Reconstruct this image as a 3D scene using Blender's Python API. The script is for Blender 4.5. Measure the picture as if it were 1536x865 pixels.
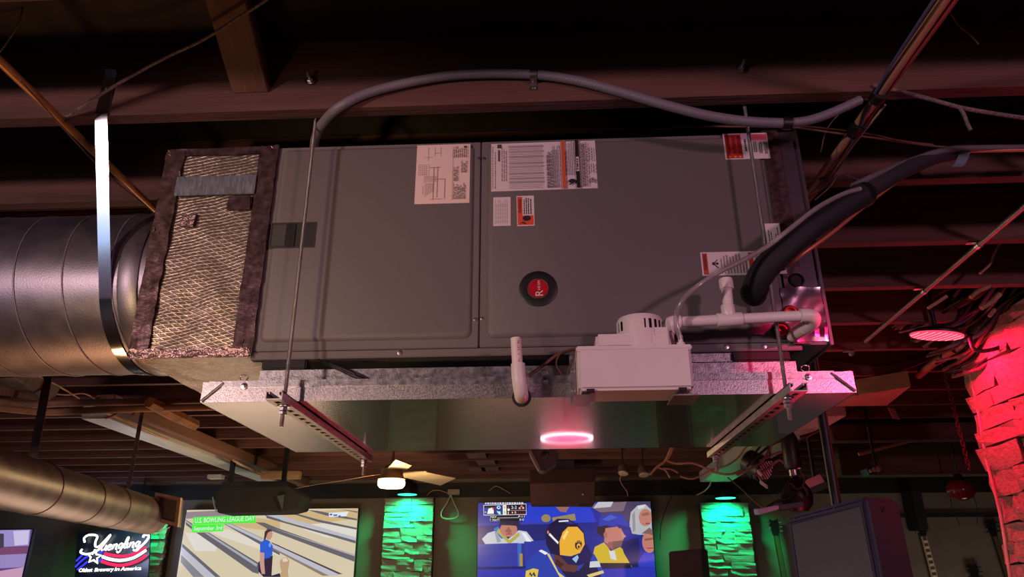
import bpy, bmesh, math, random
from mathutils import Vector, Matrix, noise
random.seed(7)
S = bpy.context.scene
C = S.collection
for o in list(bpy.data.objects):
    bpy.data.objects.remove(o, do_unlink=True)

# ------------------------------------------------------------------ camera
EYE = 1.65                                   # eye height; every z below is written relative to it
YAW, PITCH, ROLL, FPX = 0.0446, 0.3814, -0.0051, 1106.3
_f = Vector((-math.sin(YAW)*math.cos(PITCH), math.cos(YAW)*math.cos(PITCH), math.sin(PITCH)))
_r0 = Vector((math.cos(YAW), math.sin(YAW), 0)); _u0 = _r0.cross(_f)
_r = _r0*math.cos(ROLL) + _u0*math.sin(ROLL); _u = _u0*math.cos(ROLL) - _r0*math.sin(ROLL)
cam_d = bpy.data.cameras.new('camera'); cam = bpy.data.objects.new('camera', cam_d); C.objects.link(cam)
cam.matrix_world = Matrix(((_r.x, _u.x, -_f.x, 0), (_r.y, _u.y, -_f.y, 0), (_r.z, _u.z, -_f.z, EYE), (0, 0, 0, 1)))
cam_d.sensor_fit = 'HORIZONTAL'; cam_d.sensor_width = 36; cam_d.lens = FPX/1536*36
cam_d.clip_start = .02; cam_d.clip_end = 100
S.camera = cam

def _d(px, py): return _f + _r*((px-768)/FPX) - _u*((py-432.5)/FPX)
def at(px, py, Y): v = _d(px, py); return v*(Y/v.y)      # the point at depth Y
def az(px, py, Z): v = _d(px, py); return v*(Z/v.z)      # the point at height Z

# ------------------------------------------------------------------ world, lights, exposure
S.view_settings.view_transform = 'Standard'; S.view_settings.look = 'None'
S.view_settings.exposure = 0.0; S.view_settings.gamma = 1.0; S.view_settings.use_curve_mapping = False
W = bpy.data.worlds.new('dim_room'); S.world = W; W.use_nodes = True
W.node_tree.nodes['Background'].inputs[0].default_value = (1.0, .60, .95, 1)
W.node_tree.nodes['Background'].inputs[1].default_value = .08

def area(name, loc, to, size, energy, col, sy=None, spread=None):
    l = bpy.data.lights.new(name, 'AREA'); l.energy = energy; l.color = col; l.size = size
    if sy: l.shape = 'RECTANGLE'; l.size_y = sy
    else: l.shape = 'DISK'
    if spread: l.spread = math.radians(spread)
    o = bpy.data.objects.new(name, l); C.objects.link(o)
    o.location = (loc[0], loc[1], loc[2]+EYE)
    dv = Vector(to) - Vector(loc)
    o.rotation_euler = dv.to_track_quat('-Z', 'Y').to_euler()
    return o
def spot(name, loc, to, energy, col, angle=70, blend=.6, rad=.05):
    l = bpy.data.lights.new(name, 'SPOT'); l.energy = energy; l.color = col
    l.spot_size = math.radians(angle); l.spot_blend = blend; l.shadow_soft_size = rad
    o = bpy.data.objects.new(name, l); C.objects.link(o)
    o.location = (loc[0], loc[1], loc[2]+EYE)
    o.rotation_euler = (Vector(to)-Vector(loc)).to_track_quat('-Z', 'Y').to_euler()
    return o
def point(name, loc, energy, col, rad=.05):
    l = bpy.data.lights.new(name, 'POINT'); l.energy = energy; l.color = col; l.shadow_soft_size = rad
    o = bpy.data.objects.new(name, l); C.objects.link(o); o.location = (loc[0], loc[1], loc[2]+EYE)
    return o
# unseen lights added out of frame, placed from shadows and tints on the unit
area('bar_lamp_warm', (-3.1, -1.7, .62), (-.2, 1.85, .8), .28, 78, (1, .67, .64))
area('bar_lamp_pink', (2.7, -2.1, .66), (.4, 1.85, .8), .32, 56, (.96, .46, .66))
area('rear_area_cool', (-4.3, -2.9, .18), (-1.0, 1.85, .9), 2.3, 12, (.46, .68, 1.0), sy=1.3)  # unseen cool light added for the strap's bluish reflection
spot('low_spot_warm', (-1.7, -.5, -.55), (-.82, 1.85, .56), 130, (1, .66, .30), 34, .8, .10)  # unseen low light added to warm the foil and pan rim
spot('bar_spot_red', (1.75, .75, .80), (.77, 1.85, .53), 230, (1, .012, .13), 14, .25, .02)
# unseen uplights added below the frame, for the light rising from floor and tables
area('uplight_warm', (-2.0, 2.5, -1.0), (-1.6, 2.5, 1.2), .5, 15, (1, .48, .20))
area('uplight_far', (-2.6, 6.0, -1.0), (-2.6, 6.0, 1.2), 1.6, 42, (1, .68, .46))
area('uplight_mid', (-.4, 7.1, -1.4), (-.4, 7.1, 1.2), 1.0, 7, (1, .50, .34))
area('uplight_red', (1.9, 4.7, -1.0), (1.5, 2.6, 1.2), .5, 34, (1, .03, .09))
area('stage_wall_fill', (4.6, 8.0, -1.3), (4.6, 9.75, .6), .8, 9, (1, .82, .66))  # unseen light added to brighten the wall behind the guitars

# ------------------------------------------------------------------ materials
def lin(c):
    return tuple(((v/255)/12.92 if v/255 <= .04045 else ((v/255+.055)/1.055)**2.4) for v in c) + (1,)
MATS = {}
def mat(name, col, rough=.6, metal=0., var=.12, scale=12., bump=0., bscale=60., spec=.5, stretch=(1, 1, 1), rvar=0., trans=0., alpha=1.):
    if name in MATS: return MATS[name]
    m = bpy.data.materials.new(name); m.use_nodes = True; nt = m.node_tree; N = nt.nodes; L = nt.links
    b = N['Principled BSDF']
    b.inputs['Roughness'].default_value = rough; b.inputs['Metallic'].default_value = metal
    b.inputs['Specular IOR Level'].default_value = spec
    if trans: b.inputs['Transmission Weight'].default_value = trans
    if alpha < 1: b.inputs['Alpha'].default_value = alpha
    tc = N.new('ShaderNodeTexCoord'); mp = N.new('ShaderNodeMapping'); mp.inputs['Scale'].default_value = stretch
    L.new(tc.outputs['Object'], mp.inputs['Vector'])
    nz = N.new('ShaderNodeTexNoise'); nz.inputs['Scale'].default_value = scale; nz.inputs['Detail'].default_value = 5
    L.new(mp.outputs[0], nz.inputs['Vector'])
    rp = N.new('ShaderNodeValToRGB'); c = lin(col)
    rp.color_ramp.elements[0].position = .3; rp.color_ramp.elements[1].position = .7
    rp.color_ramp.elements[0].color = tuple(max(0, x*(1-var)) for x in c[:3]) + (1,)
    rp.color_ramp.elements[1].color = tuple(min(1, x*(1+var)) for x in c[:3]) + (1,)
    L.new(nz.outputs['Fac'], rp.inputs[0]); L.new(rp.outputs[0], b.inputs['Base Color'])
    if rvar:
        mr = N.new('ShaderNodeMapRange'); mr.inputs['To Min'].default_value = max(.02, rough-rvar); mr.inputs['To Max'].default_value = rough+rvar
        L.new(nz.outputs['Fac'], mr.inputs['Value']); L.new(mr.outputs[0], b.inputs['Roughness'])
    if bump:
        n2 = N.new('ShaderNodeTexNoise'); n2.inputs['Scale'].default_value = bscale; n2.inputs['Detail'].default_value = 3
        L.new(mp.outputs[0], n2.inputs['Vector'])
        bp = N.new('ShaderNodeBump'); bp.inputs['Strength'].default_value = bump; bp.inputs['Distance'].default_value = .01
        L.new(n2.outputs['Fac'], bp.inputs['Height']); L.new(bp.outputs[0], b.inputs['Normal'])
    MATS[name] = m
    return m
def emit(name, col, strength):
    if name in MATS: return MATS[name]
    m = bpy.data.materials.new(name); m.use_nodes = True; N = m.node_tree.nodes
    N.remove(N['Principled BSDF'])
    e = N.new('ShaderNodeEmission'); e.inputs[0].default_value = lin(col); e.inputs[1].default_value = strength
    m.node_tree.links.new(e.outputs[0], N['Material Output'].inputs[0]); MATS[name] = m
    return m
def print_mat(name, glow):
    if name in MATS: return MATS[name]
    m = bpy.data.materials.new(name); m.use_nodes = True; N = m.node_tree.nodes; L = m.node_tree.links
    a = N.new('ShaderNodeAttribute'); a.attribute_name = 'ink'
    b = N['Principled BSDF']
    if glow:
        b.inputs['Base Color'].default_value = (.01, .01, .01, 1); b.inputs['Roughness'].default_value = .25
        L.new(a.outputs['Color'], b.inputs['Emission Color']); b.inputs['Emission Strength'].default_value = glow
    else:
        L.new(a.outputs['Color'], b.inputs['Base Color']); b.inputs['Roughness'].default_value = .45
    MATS[name] = m
    return m

wood = mat('joist_wood', (86, 54, 47), .8, var=.35, scale=5, bump=.35, bscale=25, stretch=(.25, 3, 3))
wood_y = mat('beam_wood', (104, 70, 54), .8, var=.3, scale=5, bump=.3, bscale=25, stretch=(3, .25, 3))
wood_pale = mat('pale_wood', (170, 140, 105), .75, var=.25, scale=6, bump=.2, stretch=(.4, 3, 3))
deck = mat('ceiling_deck', (52, 42, 42), .9, var=.3, scale=4, stretch=(3, .3, 1))
plaster = mat('back_wall_paint', (112, 106, 92), .85, var=.12, scale=3, bump=.08, bscale=40)
black_wall = mat('black_paint', (22, 23, 24), .7, var=.2, scale=3)
floor_m = mat('floor_boards', (60, 46, 38), .5, var=.3, scale=4, stretch=(3, .3, 1))
unit_paint = mat('graphite_paint', (101, 94, 95), .52, var=.05, scale=300, bump=.05, bscale=900, spec=.35)
unit_dark = mat('graphite_shadow_gap', (42, 40, 41), .6)
black_pl = mat('black_plastic', (20, 20, 22), .45, var=.1)
black_rub = mat('black_rubber', (24, 23, 26), .75, var=.15, bump=.15, bscale=120)
black_mat = mat('black_matte', (26, 25, 27), .85, var=.1)
galv = mat('galvanised_steel', (176, 174, 176), .34, 1., var=.16, scale=70, bump=.06, bscale=250, rvar=.12)
galv_rim = mat('galvanised_rim', (176, 170, 170), .36, 1., var=.30, scale=230, bump=.10, bscale=400, rvar=.1)
pan_m = mat('galvanised_sheet', (170, 166, 166), .23, 1., var=.05, scale=30, bump=.015, bscale=4, rvar=.03)
duct_m = mat('spiral_duct_steel', (122, 116, 126), .42, .85, var=.14, scale=14, bump=.05, bscale=200, rvar=.08)
duct_old = mat('dusty_duct_steel', (128, 118, 116), .45, .7, var=.25, scale=9, bump=.06, bscale=60, rvar=.1)
strap_m = mat('bright_strap_steel', (205, 214, 226), .11, 1., var=.05)
zinc = mat('zinc_thread', (178, 172, 172), .35, 1., var=.1, bump=.5, bscale=300, stretch=(.05, .05, 3))
zinc_p = mat('zinc_plain', (190, 186, 188), .32, 1., var=.12)
strut_m = mat('strut_zinc', (168, 160, 158), .45, .85, var=.18, scale=40)
tape_b = mat('silver_tape', (150, 156, 170), .32, .7, var=.25, scale=40, bump=.4, bscale=40, stretch=(3, 1, .6))
collar_m = mat('shiny_collar_steel', (130, 116, 126), .26, .85, var=.1, scale=8, bump=.10, bscale=9)
pvc = mat('white_pvc', (226, 214, 208), .38, var=.04, spec=.45)
pump_m = mat('white_pump_plastic', (226, 212, 208), .34, var=.03, spec=.45)
tube_m = mat('clear_vinyl', (215, 205, 205), .15, var=.03, trans=.75)
conduit_m = mat('grey_flexible_conduit', (112, 106, 114), .42, var=.06, bump=.25, bscale=300, spec=.5)
emt_m = mat('electrical_conduit_steel', (128, 116, 116), .45, .6, var=.15, scale=18)
pipe_or = mat('old_copper_pipe', (186, 130, 72), .4, .6, var=.2, scale=14)
copper = mat('copper_line', (206, 120, 92), .42, .4, var=.1)
pole_m = mat('tan_pipe', (176, 136, 112), .5, .1, var=.2, scale=8, stretch=(3, .3, 3))
cable_b = mat('black_cable', (26, 24, 26), .55)
cable_g = mat('dusty_grey_cable', (112, 96, 94), .85, var=.3, scale=60, bump=.8, bscale=150)
cable_t = mat('tan_cable', (168, 132, 104), .75, var=.2, scale=40)
cable_br = mat('brown_cable', (104, 66, 52), .7, var=.15)
cable_w = mat('white_cable', (196, 190, 178), .6)
cable_bl = mat('blue_cable', (70, 78, 110), .6)
stone = mat('stacked_stone', (150, 140, 128), .9, var=.3, scale=9, bump=.7, bscale=28)
mortar = mat('dark_mortar', (46, 42, 40), .95, var=.2)
spk_m = mat('speaker_cabinet_cool_lit', (46, 52, 70), .62, var=.15, scale=200, bump=.2, bscale=350)  # black cabinet; the cool light on its side is put into the colour
grille_m = mat('speaker_grille', (58, 56, 58), .5, .3, var=.05)
paper = mat('paper_card', (212, 200, 200), .8, var=.05)
ink = print_mat('printed_ink', 0)
foil_seam = mat('foil_edge', (160, 132, 130), .34, .75, var=.25, scale=60, bump=.8, bscale=70)

def foil_material():
    m = bpy.data.materials.new('scrim_foil'); m.use_nodes = True; nt = m.node_tree; N = nt.nodes; L = nt.links
    b = N['Principled BSDF']; b.inputs['Metallic'].default_value = .7
    tc = N.new('ShaderNodeTexCoord'); sep = N.new('ShaderNodeSeparateXYZ'); L.new(tc.outputs['Object'], sep.inputs[0])
    def mth(op, a, bb=None):
        n = N.new('ShaderNodeMath'); n.operation = op
        for i, v in enumerate((a, bb)):
            if v is None: continue
            if isinstance(v, (int, float)): n.inputs[i].default_value = v
            else: L.new(v, n.inputs[i])
        return n.outputs[0]
    h = mth('ADD', sep.outputs['Z'], sep.outputs['Y'])      # depth counts like height, so the underside carries the net too
    u = mth('SUBTRACT', mth('MULTIPLY', h, 92), mth('MULTIPLY', sep.outputs['X'], 19))
    w = mth('ADD', mth('MULTIPLY', h, 60), mth('MULTIPLY', sep.outputs['X'], 34))
    lines = []
    for c in (u, w, mth('MULTIPLY', sep.outputs['X'], 60)):
        t = mth('ABSOLUTE', mth('SUBTRACT', mth('FRACT', c), .5))
        lines.append(mth('SUBTRACT', 1, mth('MINIMUM', mth('MULTIPLY', t, 6), 1)))
    ln = mth('MAXIMUM', mth('MAXIMUM', lines[0], mth('MULTIPLY', lines[1], .45)), mth('MULTIPLY', lines[2], .2))
    nz = N.new('ShaderNodeTexNoise'); nz.inputs['Scale'].default_value = 24; nz.inputs['Detail'].default_value = 4
    L.new(tc.outputs['Object'], nz.inputs['Vector'])
    hh = mth('ADD', mth('MULTIPLY', ln, .35), mth('MULTIPLY', nz.outputs['Fac'], 1.4))
    bp = N.new('ShaderNodeBump'); bp.inputs['Strength'].default_value = .6; bp.inputs['Distance'].default_value = .003
    L.new(hh, bp.inputs['Height']); L.new(bp.outputs[0], b.inputs['Normal'])
    n3 = N.new('ShaderNodeTexNoise'); n3.inputs['Scale'].default_value = 95; n3.inputs['Detail'].default_value = 2
    L.new(tc.outputs['Object'], n3.inputs['Vector'])
    gl_ = N.new('ShaderNodeMapRange'); gl_.inputs['From Min'].default_value = .40; gl_.inputs['From Max'].default_value = .74
    L.new(n3.outputs['Fac'], gl_.inputs['Value'])
    ln = mth('MULTIPLY', ln, gl_.outputs[0])
    mx = N.new('ShaderNodeMix'); mx.data_type = 'RGBA'
    mx.inputs['A'].default_value = (.19, .145, .125, 1); mx.inputs['B'].default_value = (.95, .80, .56, 1)  # the foil's dark reflections and gold glints are put into the colour
    L.new(ln, mx.inputs['Factor']); L.new(mx.outputs['Result'], b.inputs['Base Color'])
    b.inputs['Roughness'].default_value = .36
    return m
foil = foil_material()
_pb = pan_m.node_tree.nodes['Principled BSDF']           # smooth zinc skin over a softer sheen
_pb.inputs['Coat Weight'].default_value = .8; _pb.inputs['Coat Roughness'].default_value = .045

# ------------------------------------------------------------------ builders
WL = {}
class MB:
    def __init__(s): s.v = []; s.f = []
    def add(s, vs, fs):
        k = len(s.v); s.v += [Vector(p) for p in vs]; s.f += [tuple(i+k for i in q) for q in fs]; return s
    def box(s, x0, y0, z0, x1, y1, z1):
        return s.add([(x0, y0, z0), (x1, y0, z0), (x1, y1, z0), (x0, y1, z0), (x0, y0, z1), (x1, y0, z1), (x1, y1, z1), (x0, y1, z1)],
                     [(0, 3, 2, 1), (4, 5, 6, 7), (0, 1, 5, 4), (1, 2, 6, 5), (2, 3, 7, 6), (3, 0, 4, 7)])
    def prism(s, poly, vec):
        n = len(poly); vec = Vector(vec); a = [Vector(p) for p in poly]
        return s.add(a+[p+vec for p in a], [tuple(range(n-1, -1, -1)), tuple(range(n, 2*n))] + [(i, (i+1) % n, n+(i+1) % n, n+i) for i in range(n)])
    def tube(s, pts, r, n=8, sm=0, caps=True):
        pts = [Vector(p) for p in pts]
        if sm: pts = smooth_path(pts, sm)
        rs = r if isinstance(r, (list, tuple)) else [r]*len(pts)
        t0 = (pts[1]-pts[0]).normalized()
        nrm = t0.orthogonal().normalized(); vs = []; fs = []
        for i, p in enumerate(pts):
            t = ((pts[min(i+1, len(pts)-1)]-pts[max(i-1, 0)])).normalized()
            nrm = (nrm - t*nrm.dot(t)).normalized(); b = t.cross(nrm)
            for k in range(n):
                a = 2*math.pi*k/n; vs.append(p + (nrm*math.cos(a)+b*math.sin(a))*rs[i])
        for i in range(len(pts)-1):
            for k in range(n): fs.append((i*n+k, i*n+(k+1) % n, (i+1)*n+(k+1) % n, (i+1)*n+k))
        if caps: fs.append(tuple(range(n-1, -1, -1))); m = (len(pts)-1)*n; fs.append(tuple(range(m, m+n)))
        return s.add(vs, fs)
    def lathe(s, prof, base, axis=(0, 0, 1), n=24, caps=True):
        base = Vector(base); ax = Vector(axis).normalized(); x = ax.orthogonal().normalized(); y = ax.cross(x); vs = []; fs = []
        for r, h in prof:
            for k in range(n):
                a = 2*math.pi*k/n; vs.append(base+ax*h+(x*math.cos(a)+y*math.sin(a))*max(r, 1e-5))
        for i in range(len(prof)-1):
            for k in range(n): fs.append((i*n+k, i*n+(k+1) % n, (i+1)*n+(k+1) % n, (i+1)*n+k))
        if caps: fs.append(tuple(range(n-1, -1, -1))); m = (len(prof)-1)*n; fs.append(tuple(range(m, m+n)))
        return s.add(vs, fs)
    def cyl(s, p0, p1, r, n=16):
        p0 = Vector(p0); p1 = Vector(p1); return s.lathe([(r, 0), (r, (p1-p0).length)], p0, p1-p0, n)
    def ribbon(s, pts, wdir, w, t=.0015, sm=0):
        pts = [Vector(p) for p in pts]
        if sm: pts = smooth_path(pts, sm)
        wd = Vector(wdir).normalized(); vs = []; fs = []
        for i, p in enumerate(pts):
            tg = (pts[min(i+1, len(pts)-1)]-pts[max(i-1, 0)]).normalized(); nn = tg.cross(wd).normalized()*t/2
            vs += [p-wd*w/2-nn, p+wd*w/2-nn, p+wd*w/2+nn, p-wd*w/2+nn]
        for i in range(len(pts)-1):
            a = i*4; b = a+4
            for k in range(4): fs.append((a+k, a+(k+1) % 4, b+(k+1) % 4, b+k))
        fs += [(3, 2, 1, 0), tuple(range(len(vs)-4, len(vs)))]
        return s.add(vs, fs)
    def poly(s, pts): return s.add(pts, [tuple(range(len(pts)))])
    def build(s, name, m, parent=None, bevel=0, smooth=35, seg=2, jitter=0):
        lo = Vector((min(p.x for p in s.v), min(p.y for p in s.v), min(p.z for p in s.v)))
        hi = Vector((max(p.x for p in s.v), max(p.y for p in s.v), max(p.z for p in s.v)))
        org = Vector(((lo.x+hi.x)/2, (lo.y+hi.y)/2, lo.z))
        me = bpy.data.meshes.new(name); me.from_pydata([p-org for p in s.v], [], s.f)
        bm = bmesh.new(); bm.from_mesh(me); bmesh.ops.recalc_face_normals(bm, faces=bm.faces)
        if bevel: bmesh.ops.bevel(bm, geom=bm.edges[:], offset=bevel, segments=seg, affect='EDGES', clamp_overlap=True)
        if jitter:
            for v in bm.verts: v.co += noise.noise_vector(v.co*40+org)*jitter
        for f in bm.faces: f.smooth = bool(smooth)
        bm.to_mesh(me); bm.free()
        if smooth: me.set_sharp_from_angle(angle=math.radians(smooth))
        o = bpy.data.objects.new(name, me); C.objects.link(o)
        if m: me.materials.append(m)
        return place(o, org, parent)
def place(o, org, parent):
    org = Vector(org)
    if parent is None: o.location = org+Vector((0, 0, EYE))
    else: o.parent = parent; o.location = org-WL[parent.name]
    WL[o.name] = org
    return o
def smooth_path(p, k):
    q = [p[0]*2-p[1]] + p + [p[-1]*2-p[-2]]; out = []
    for i in range(1, len(q)-2):
        for j in range(k):
            t = j/k; a, b, c, d = q[i-1], q[i], q[i+1], q[i+2]
            out.append(.5*((2*b)+(c-a)*t+(2*a-5*b+4*c-d)*t*t+(3*b-a-3*c+d)*t**3))
    return out+[p[-1]]
def tag(o, label, cat, group=None):
    o['label'] = label; o['category'] = cat
    if group: o['group'] = group
    return o
def thing(name, label, cat, loc, group=None):
    o = bpy.data.objects.new(name, None); C.objects.link(o); o.empty_display_size = .1
    loc = Vector(loc); o.location = loc+Vector((0, 0, EYE)); WL[o.name] = loc
    return tag(o, label, cat, group)
def struct(o): o['kind'] = 'structure'; return o
def copy_tree(o, loc=None, parent=None):
    c = o.copy(); C.objects.link(c)
    if parent is not None: c.parent = parent
    if loc is not None: c.location = Vector(loc)+Vector((0, 0, EYE)); WL[c.name] = Vector(loc)
    for ch in [k for k in o.children]: copy_tree(ch, None, c)
    return c
def text_mesh(name, body, origin, ux, uy, size, m, parent, depth=.0004, align='CENTER', width=None):
    cu = bpy.data.curves.new(name, 'FONT'); cu.body = body; cu.size = size; cu.extrude = depth; cu.align_x = align; cu.align_y = 'CENTER'
    cu.resolution_u = 3
    t = bpy.data.objects.new(name, cu); C.objects.link(t)
    me = bpy.data.meshes.new_from_object(t.evaluated_get(bpy.context.evaluated_depsgraph_get()))
    bpy.data.objects.remove(t); bpy.data.curves.remove(cu); me.name = name
    ux = Vector(ux).normalized(); uy = Vector(uy).normalized(); n = ux.cross(uy); sc = 1
    if width:
        xs = [v.co.x for v in me.vertices]; sc = width/max(1e-6, max(xs)-min(xs))
    for v in me.vertices: v.co = ux*(v.co.x*sc)+uy*v.co.y+n*v.co.z
    me.materials.clear(); me.materials.append(m)
    o = bpy.data.objects.new(name, me); C.objects.link(o)
    return place(o, origin, parent)
def flat_print(name, polys, mapf, m, parent, step):
    # flat printing: polys = [(sRGB colour, [2-D points])], each laid a hair above the one before
    vs = []; fs = []; cols = []
    for i, (c, pts) in enumerate(polys):
        k = len(vs); vs += [mapf(p[0], p[1], i*step) for p in pts]; fs.append(tuple(range(k, k+len(pts)))); cols.append(lin(c))
    org = sum(vs, Vector())/len(vs)
    me = bpy.data.meshes.new(name); me.from_pydata([v-org for v in vs], [], fs)
    a = me.color_attributes.new('ink', 'FLOAT_COLOR', 'CORNER')
    for f, c in zip(me.polygons, cols):
        for li in f.loop_indices: a.data[li].color = c
    me.materials.append(m)
    o = bpy.data.objects.new(name, me); C.objects.link(o)
    return place(o, org, parent)
def rect(x0, y0, x1, y1): return [(x0, y0), (x1, y0), (x1, y1), (x0, y1)]
def ell(cx, cy, rx, ry, n=18, rot=0):
    c, s_ = math.cos(rot), math.sin(rot)
    return [(cx+rx*math.cos(2*math.pi*i/n)*c-ry*math.sin(2*math.pi*i/n)*s_, cy+rx*math.cos(2*math.pi*i/n)*s_+ry*math.sin(2*math.pi*i/n)*c) for i in range(n)]
def cable(name, pts, r, m, label, cat='cable', group=None, sm=8, n=8):
    return tag(MB().tube(pts, r, n, sm if len(pts) > 2 else 0).build(name, m, smooth=60), label, cat, group)
def screw(p, parent, axis=(0, -1, 0), r=.005, name='screw', m=None):
    p = Vector(p)
    return MB().lathe([(r*1.5, 0), (r*1.5, r*.3), (r, r*.4), (r*.9, r*.9), (.0004, r)], p, axis, 10).build(name, m or zinc_p, parent)

# ------------------------------------------------------------------ the room shell
ZJ = 1.24                                   # underside of the joists
DECK = ZJ+.235
WALL_Y = 9.75
ceil = struct(MB().box(-8, -3.5, DECK, 7, WALL_Y, DECK+.05).build('ceiling', deck))
j0 = None
for i in range(-5, 17):
    y = ZJ*(1.376+.392*i)
    if j0 is None: j0 = MB().box(-8, y, ZJ, 7, y+.042, DECK).build('joist', wood, ceil); jy = y
    else:
        c = j0.copy(); C.objects.link(c); c.location.y += y-jy
        c.location.z += random.uniform(-.004, .004)
struct(MB().box(-8, -3.5, -EYE-.05, 7, WALL_Y, -EYE).build('floor', floor_m))
wb = struct(MB().box(-8, WALL_Y, -EYE, 7, WALL_Y+.1, DECK).build('wall_back', plaster))
MB().box(-8, WALL_Y-.03, 1.04, 7, WALL_Y-.001, ZJ-.02).build('black_header', black_wall, wb)
struct(MB().box(-8.1, -3.5, -EYE, -8, WALL_Y, DECK).build('wall_left', black_wall))
struct(MB().box(7, -3.5, -EYE, 7.1, WALL_Y, DECK).build('wall_right', black_wall))
# bridging braces and blocks between the joists
yj1 = ZJ*1.376; yj0 = ZJ*(1.376-.392)
a = Vector((-.815, yj1-.002, 1.30)); b = Vector((-.78, yj0+.05, DECK-.02))
MB().prism([a+Vector((-.055, 0, .0)), a+Vector((.05, 0, 0)), b+Vector((.05, 0, 0)), b+Vector((-.055, 0, 0))], (0, .025, .035)).build('bridging_brace', wood_y, ceil, bevel=.003)
for px, py, k in ((712, 690, 13), (727, 697, 14), (713, 705, 15), (733, 706, 15)):
    y = ZJ*(1.376+.392*(k-1))+.042; p = at(px, py, y+.1)
    MB().box(p.x-.10, y, ZJ+.02, p.x+.10, y+ZJ*.392-.042, ZJ+.12).build('blocking', wood_y, ceil)
# long boxed beams running away under the joists
def beam(x0, x1, y0, y1, z0, z1, m, name='support_beam'):
    return MB().box(x0, y0, z0, x1, y1, z1).build(name, m, ceil, bevel=.006)
white_beam = mat('painted_beam', (168, 172, 166), .55, var=.2, scale=4, stretch=(2, .4, 2))
beam(-3.34, -3.13, 5.12, 8.6, 1.12, ZJ, white_beam)
beam(-3.12, -2.98, 4.9, 9.4, 1.15, ZJ, wood_y)
beam(1.82, 2.18, 5.4, 9.1, 1.12, ZJ, white_beam)
beam(2.9, 7, 7.55, 7.75, .98, ZJ, wood, 'cross_beam')
beam(2.4, 7, 6.3, 6.45, 1.10, ZJ, wood, 'cross_beam')

# ------------------------------------------------------------------ the air handler
XL, XR, XE = -.7818, .667, .738
Z0, Z1, YF, YB = .575, 1.212, 1.852, 2.42
XS = -.171                                   # seam between the two access panels
ah = thing('air_handler', 'dark grey horizontal air handler hung above a galvanised drain pan', 'air handler', ((XL+XE)/2, 2.13, Z0))
MB().box(XL+.002, YF+.01, Z0, XR, YB, Z1).build('cabinet', unit_paint, ah, bevel=.004)
def panel(x0, x1, mar_l, mar_r):
    m = MB(); m.box(x0, YF, Z0+.004, x1, YF+.0095, Z1-.001)
    o = m.build('access_panel', unit_paint, ah, bevel=.002)
    f = MB(); xa, xb, za, zb = x0+mar_l, x1-mar_r, Z0+.028, Z1-.012; d0, d1 = YF-.0005, YF-.009
    # pressed field with a rolled edge, corners rounded
    def ring(ins, y, rad):
        pts = []
        for cx, cz, a0 in ((xb-ins-rad, zb-ins-rad, 0), (xa+ins+rad, zb-ins-rad, 90), (xa+ins+rad, za+ins+rad, 180), (xb-ins-rad, za+ins+rad, 270)):
            for k in range(6):
                t = math.radians(a0+k*18); pts.append((cx+rad*math.cos(t), y, cz+rad*math.sin(t)))
        return pts
    prof = [(0, d0, .020), (.002, d0-.003, .019), (.006, d1+.002, .016), (.010, d1, .013)]
    vs = []; fs = []
    for ins, y, rad in prof: vs += ring(ins, y, rad)
    n = 24
    for i in range(len(prof)-1):
        for k in range(n): fs.append((i*n+k, i*n+(k+1) % n, (i+1)*n+(k+1) % n, (i+1)*n+k))
    fs.append(tuple(range((len(prof)-1)*n, len(prof)*n)))
    f.add(vs, fs)
    return o, f.build('pressed_field', unit_paint, o, smooth=50)
pl, plf = panel(XL, XS-.0015, .022, .018)
pr, prf = panel(XS+.0015, XR-.004, .018, .03)
FY = YF-.009                                  # front of the pressed fields
# breaker window on the left panel, dark plates standing in for its shaded recess
rx0, rx1, rz0, rz1 = -.762, -.637, .879, .953
bw = MB(); bw.box(rx0-.003, FY-.0015, rz0-.003, rx0, FY+.001, rz1+.003); bw.box(rx1, FY-.0015, rz0-.003, rx1+.003, FY+.001, rz1+.003)
bw.box(rx0, FY-.0015, rz1, rx1, FY+.001, rz1+.003); bw.box(rx0, FY-.0015, rz0-.003, rx1, FY+.001, rz0)
bwo = bw.build('breaker_window', unit_dark, ah)
MB().box(rx0, FY-.0008, rz0, rx1, FY+.001, rz1).build('recess_shade', mat('window_dark', (34, 33, 33), .5), bwo)
MB().box(rx0+.045, FY-.004, rz0+.001, rx0+.070, FY, rz1-.001).build('toggle_bar', black_pl, bwo, bevel=.001)
MB().box(rx0+.004, FY-.0025, rz0+.004, rx0+.043, FY, rz1-.004).build('breaker', mat('breaker_grey', (58, 56, 54), .5), bwo, bevel=.001)
for px, py in ((415, 247), (398, 362), (383, 500), (718, 238), (726, 238), (713, 479), (723, 478), (1168, 250)):
    screw(at(px, py, YF-.001), ah, r=.0035)
# scratches are left to the paint; base rail under the panels with its screws
MB().box(XL, YF+.004, Z0-.018, XR, YF+.03, Z0+.003).build('base_rail', unit_paint, ah, bevel=.002)
for px, py in ((1088, 507), (1145, 507), (900, 519), (600, 521)):
    q = at(px, py, YF+.003); screw((q.x, YF+.003, Z0-.006), ah, r=.0045)
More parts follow.
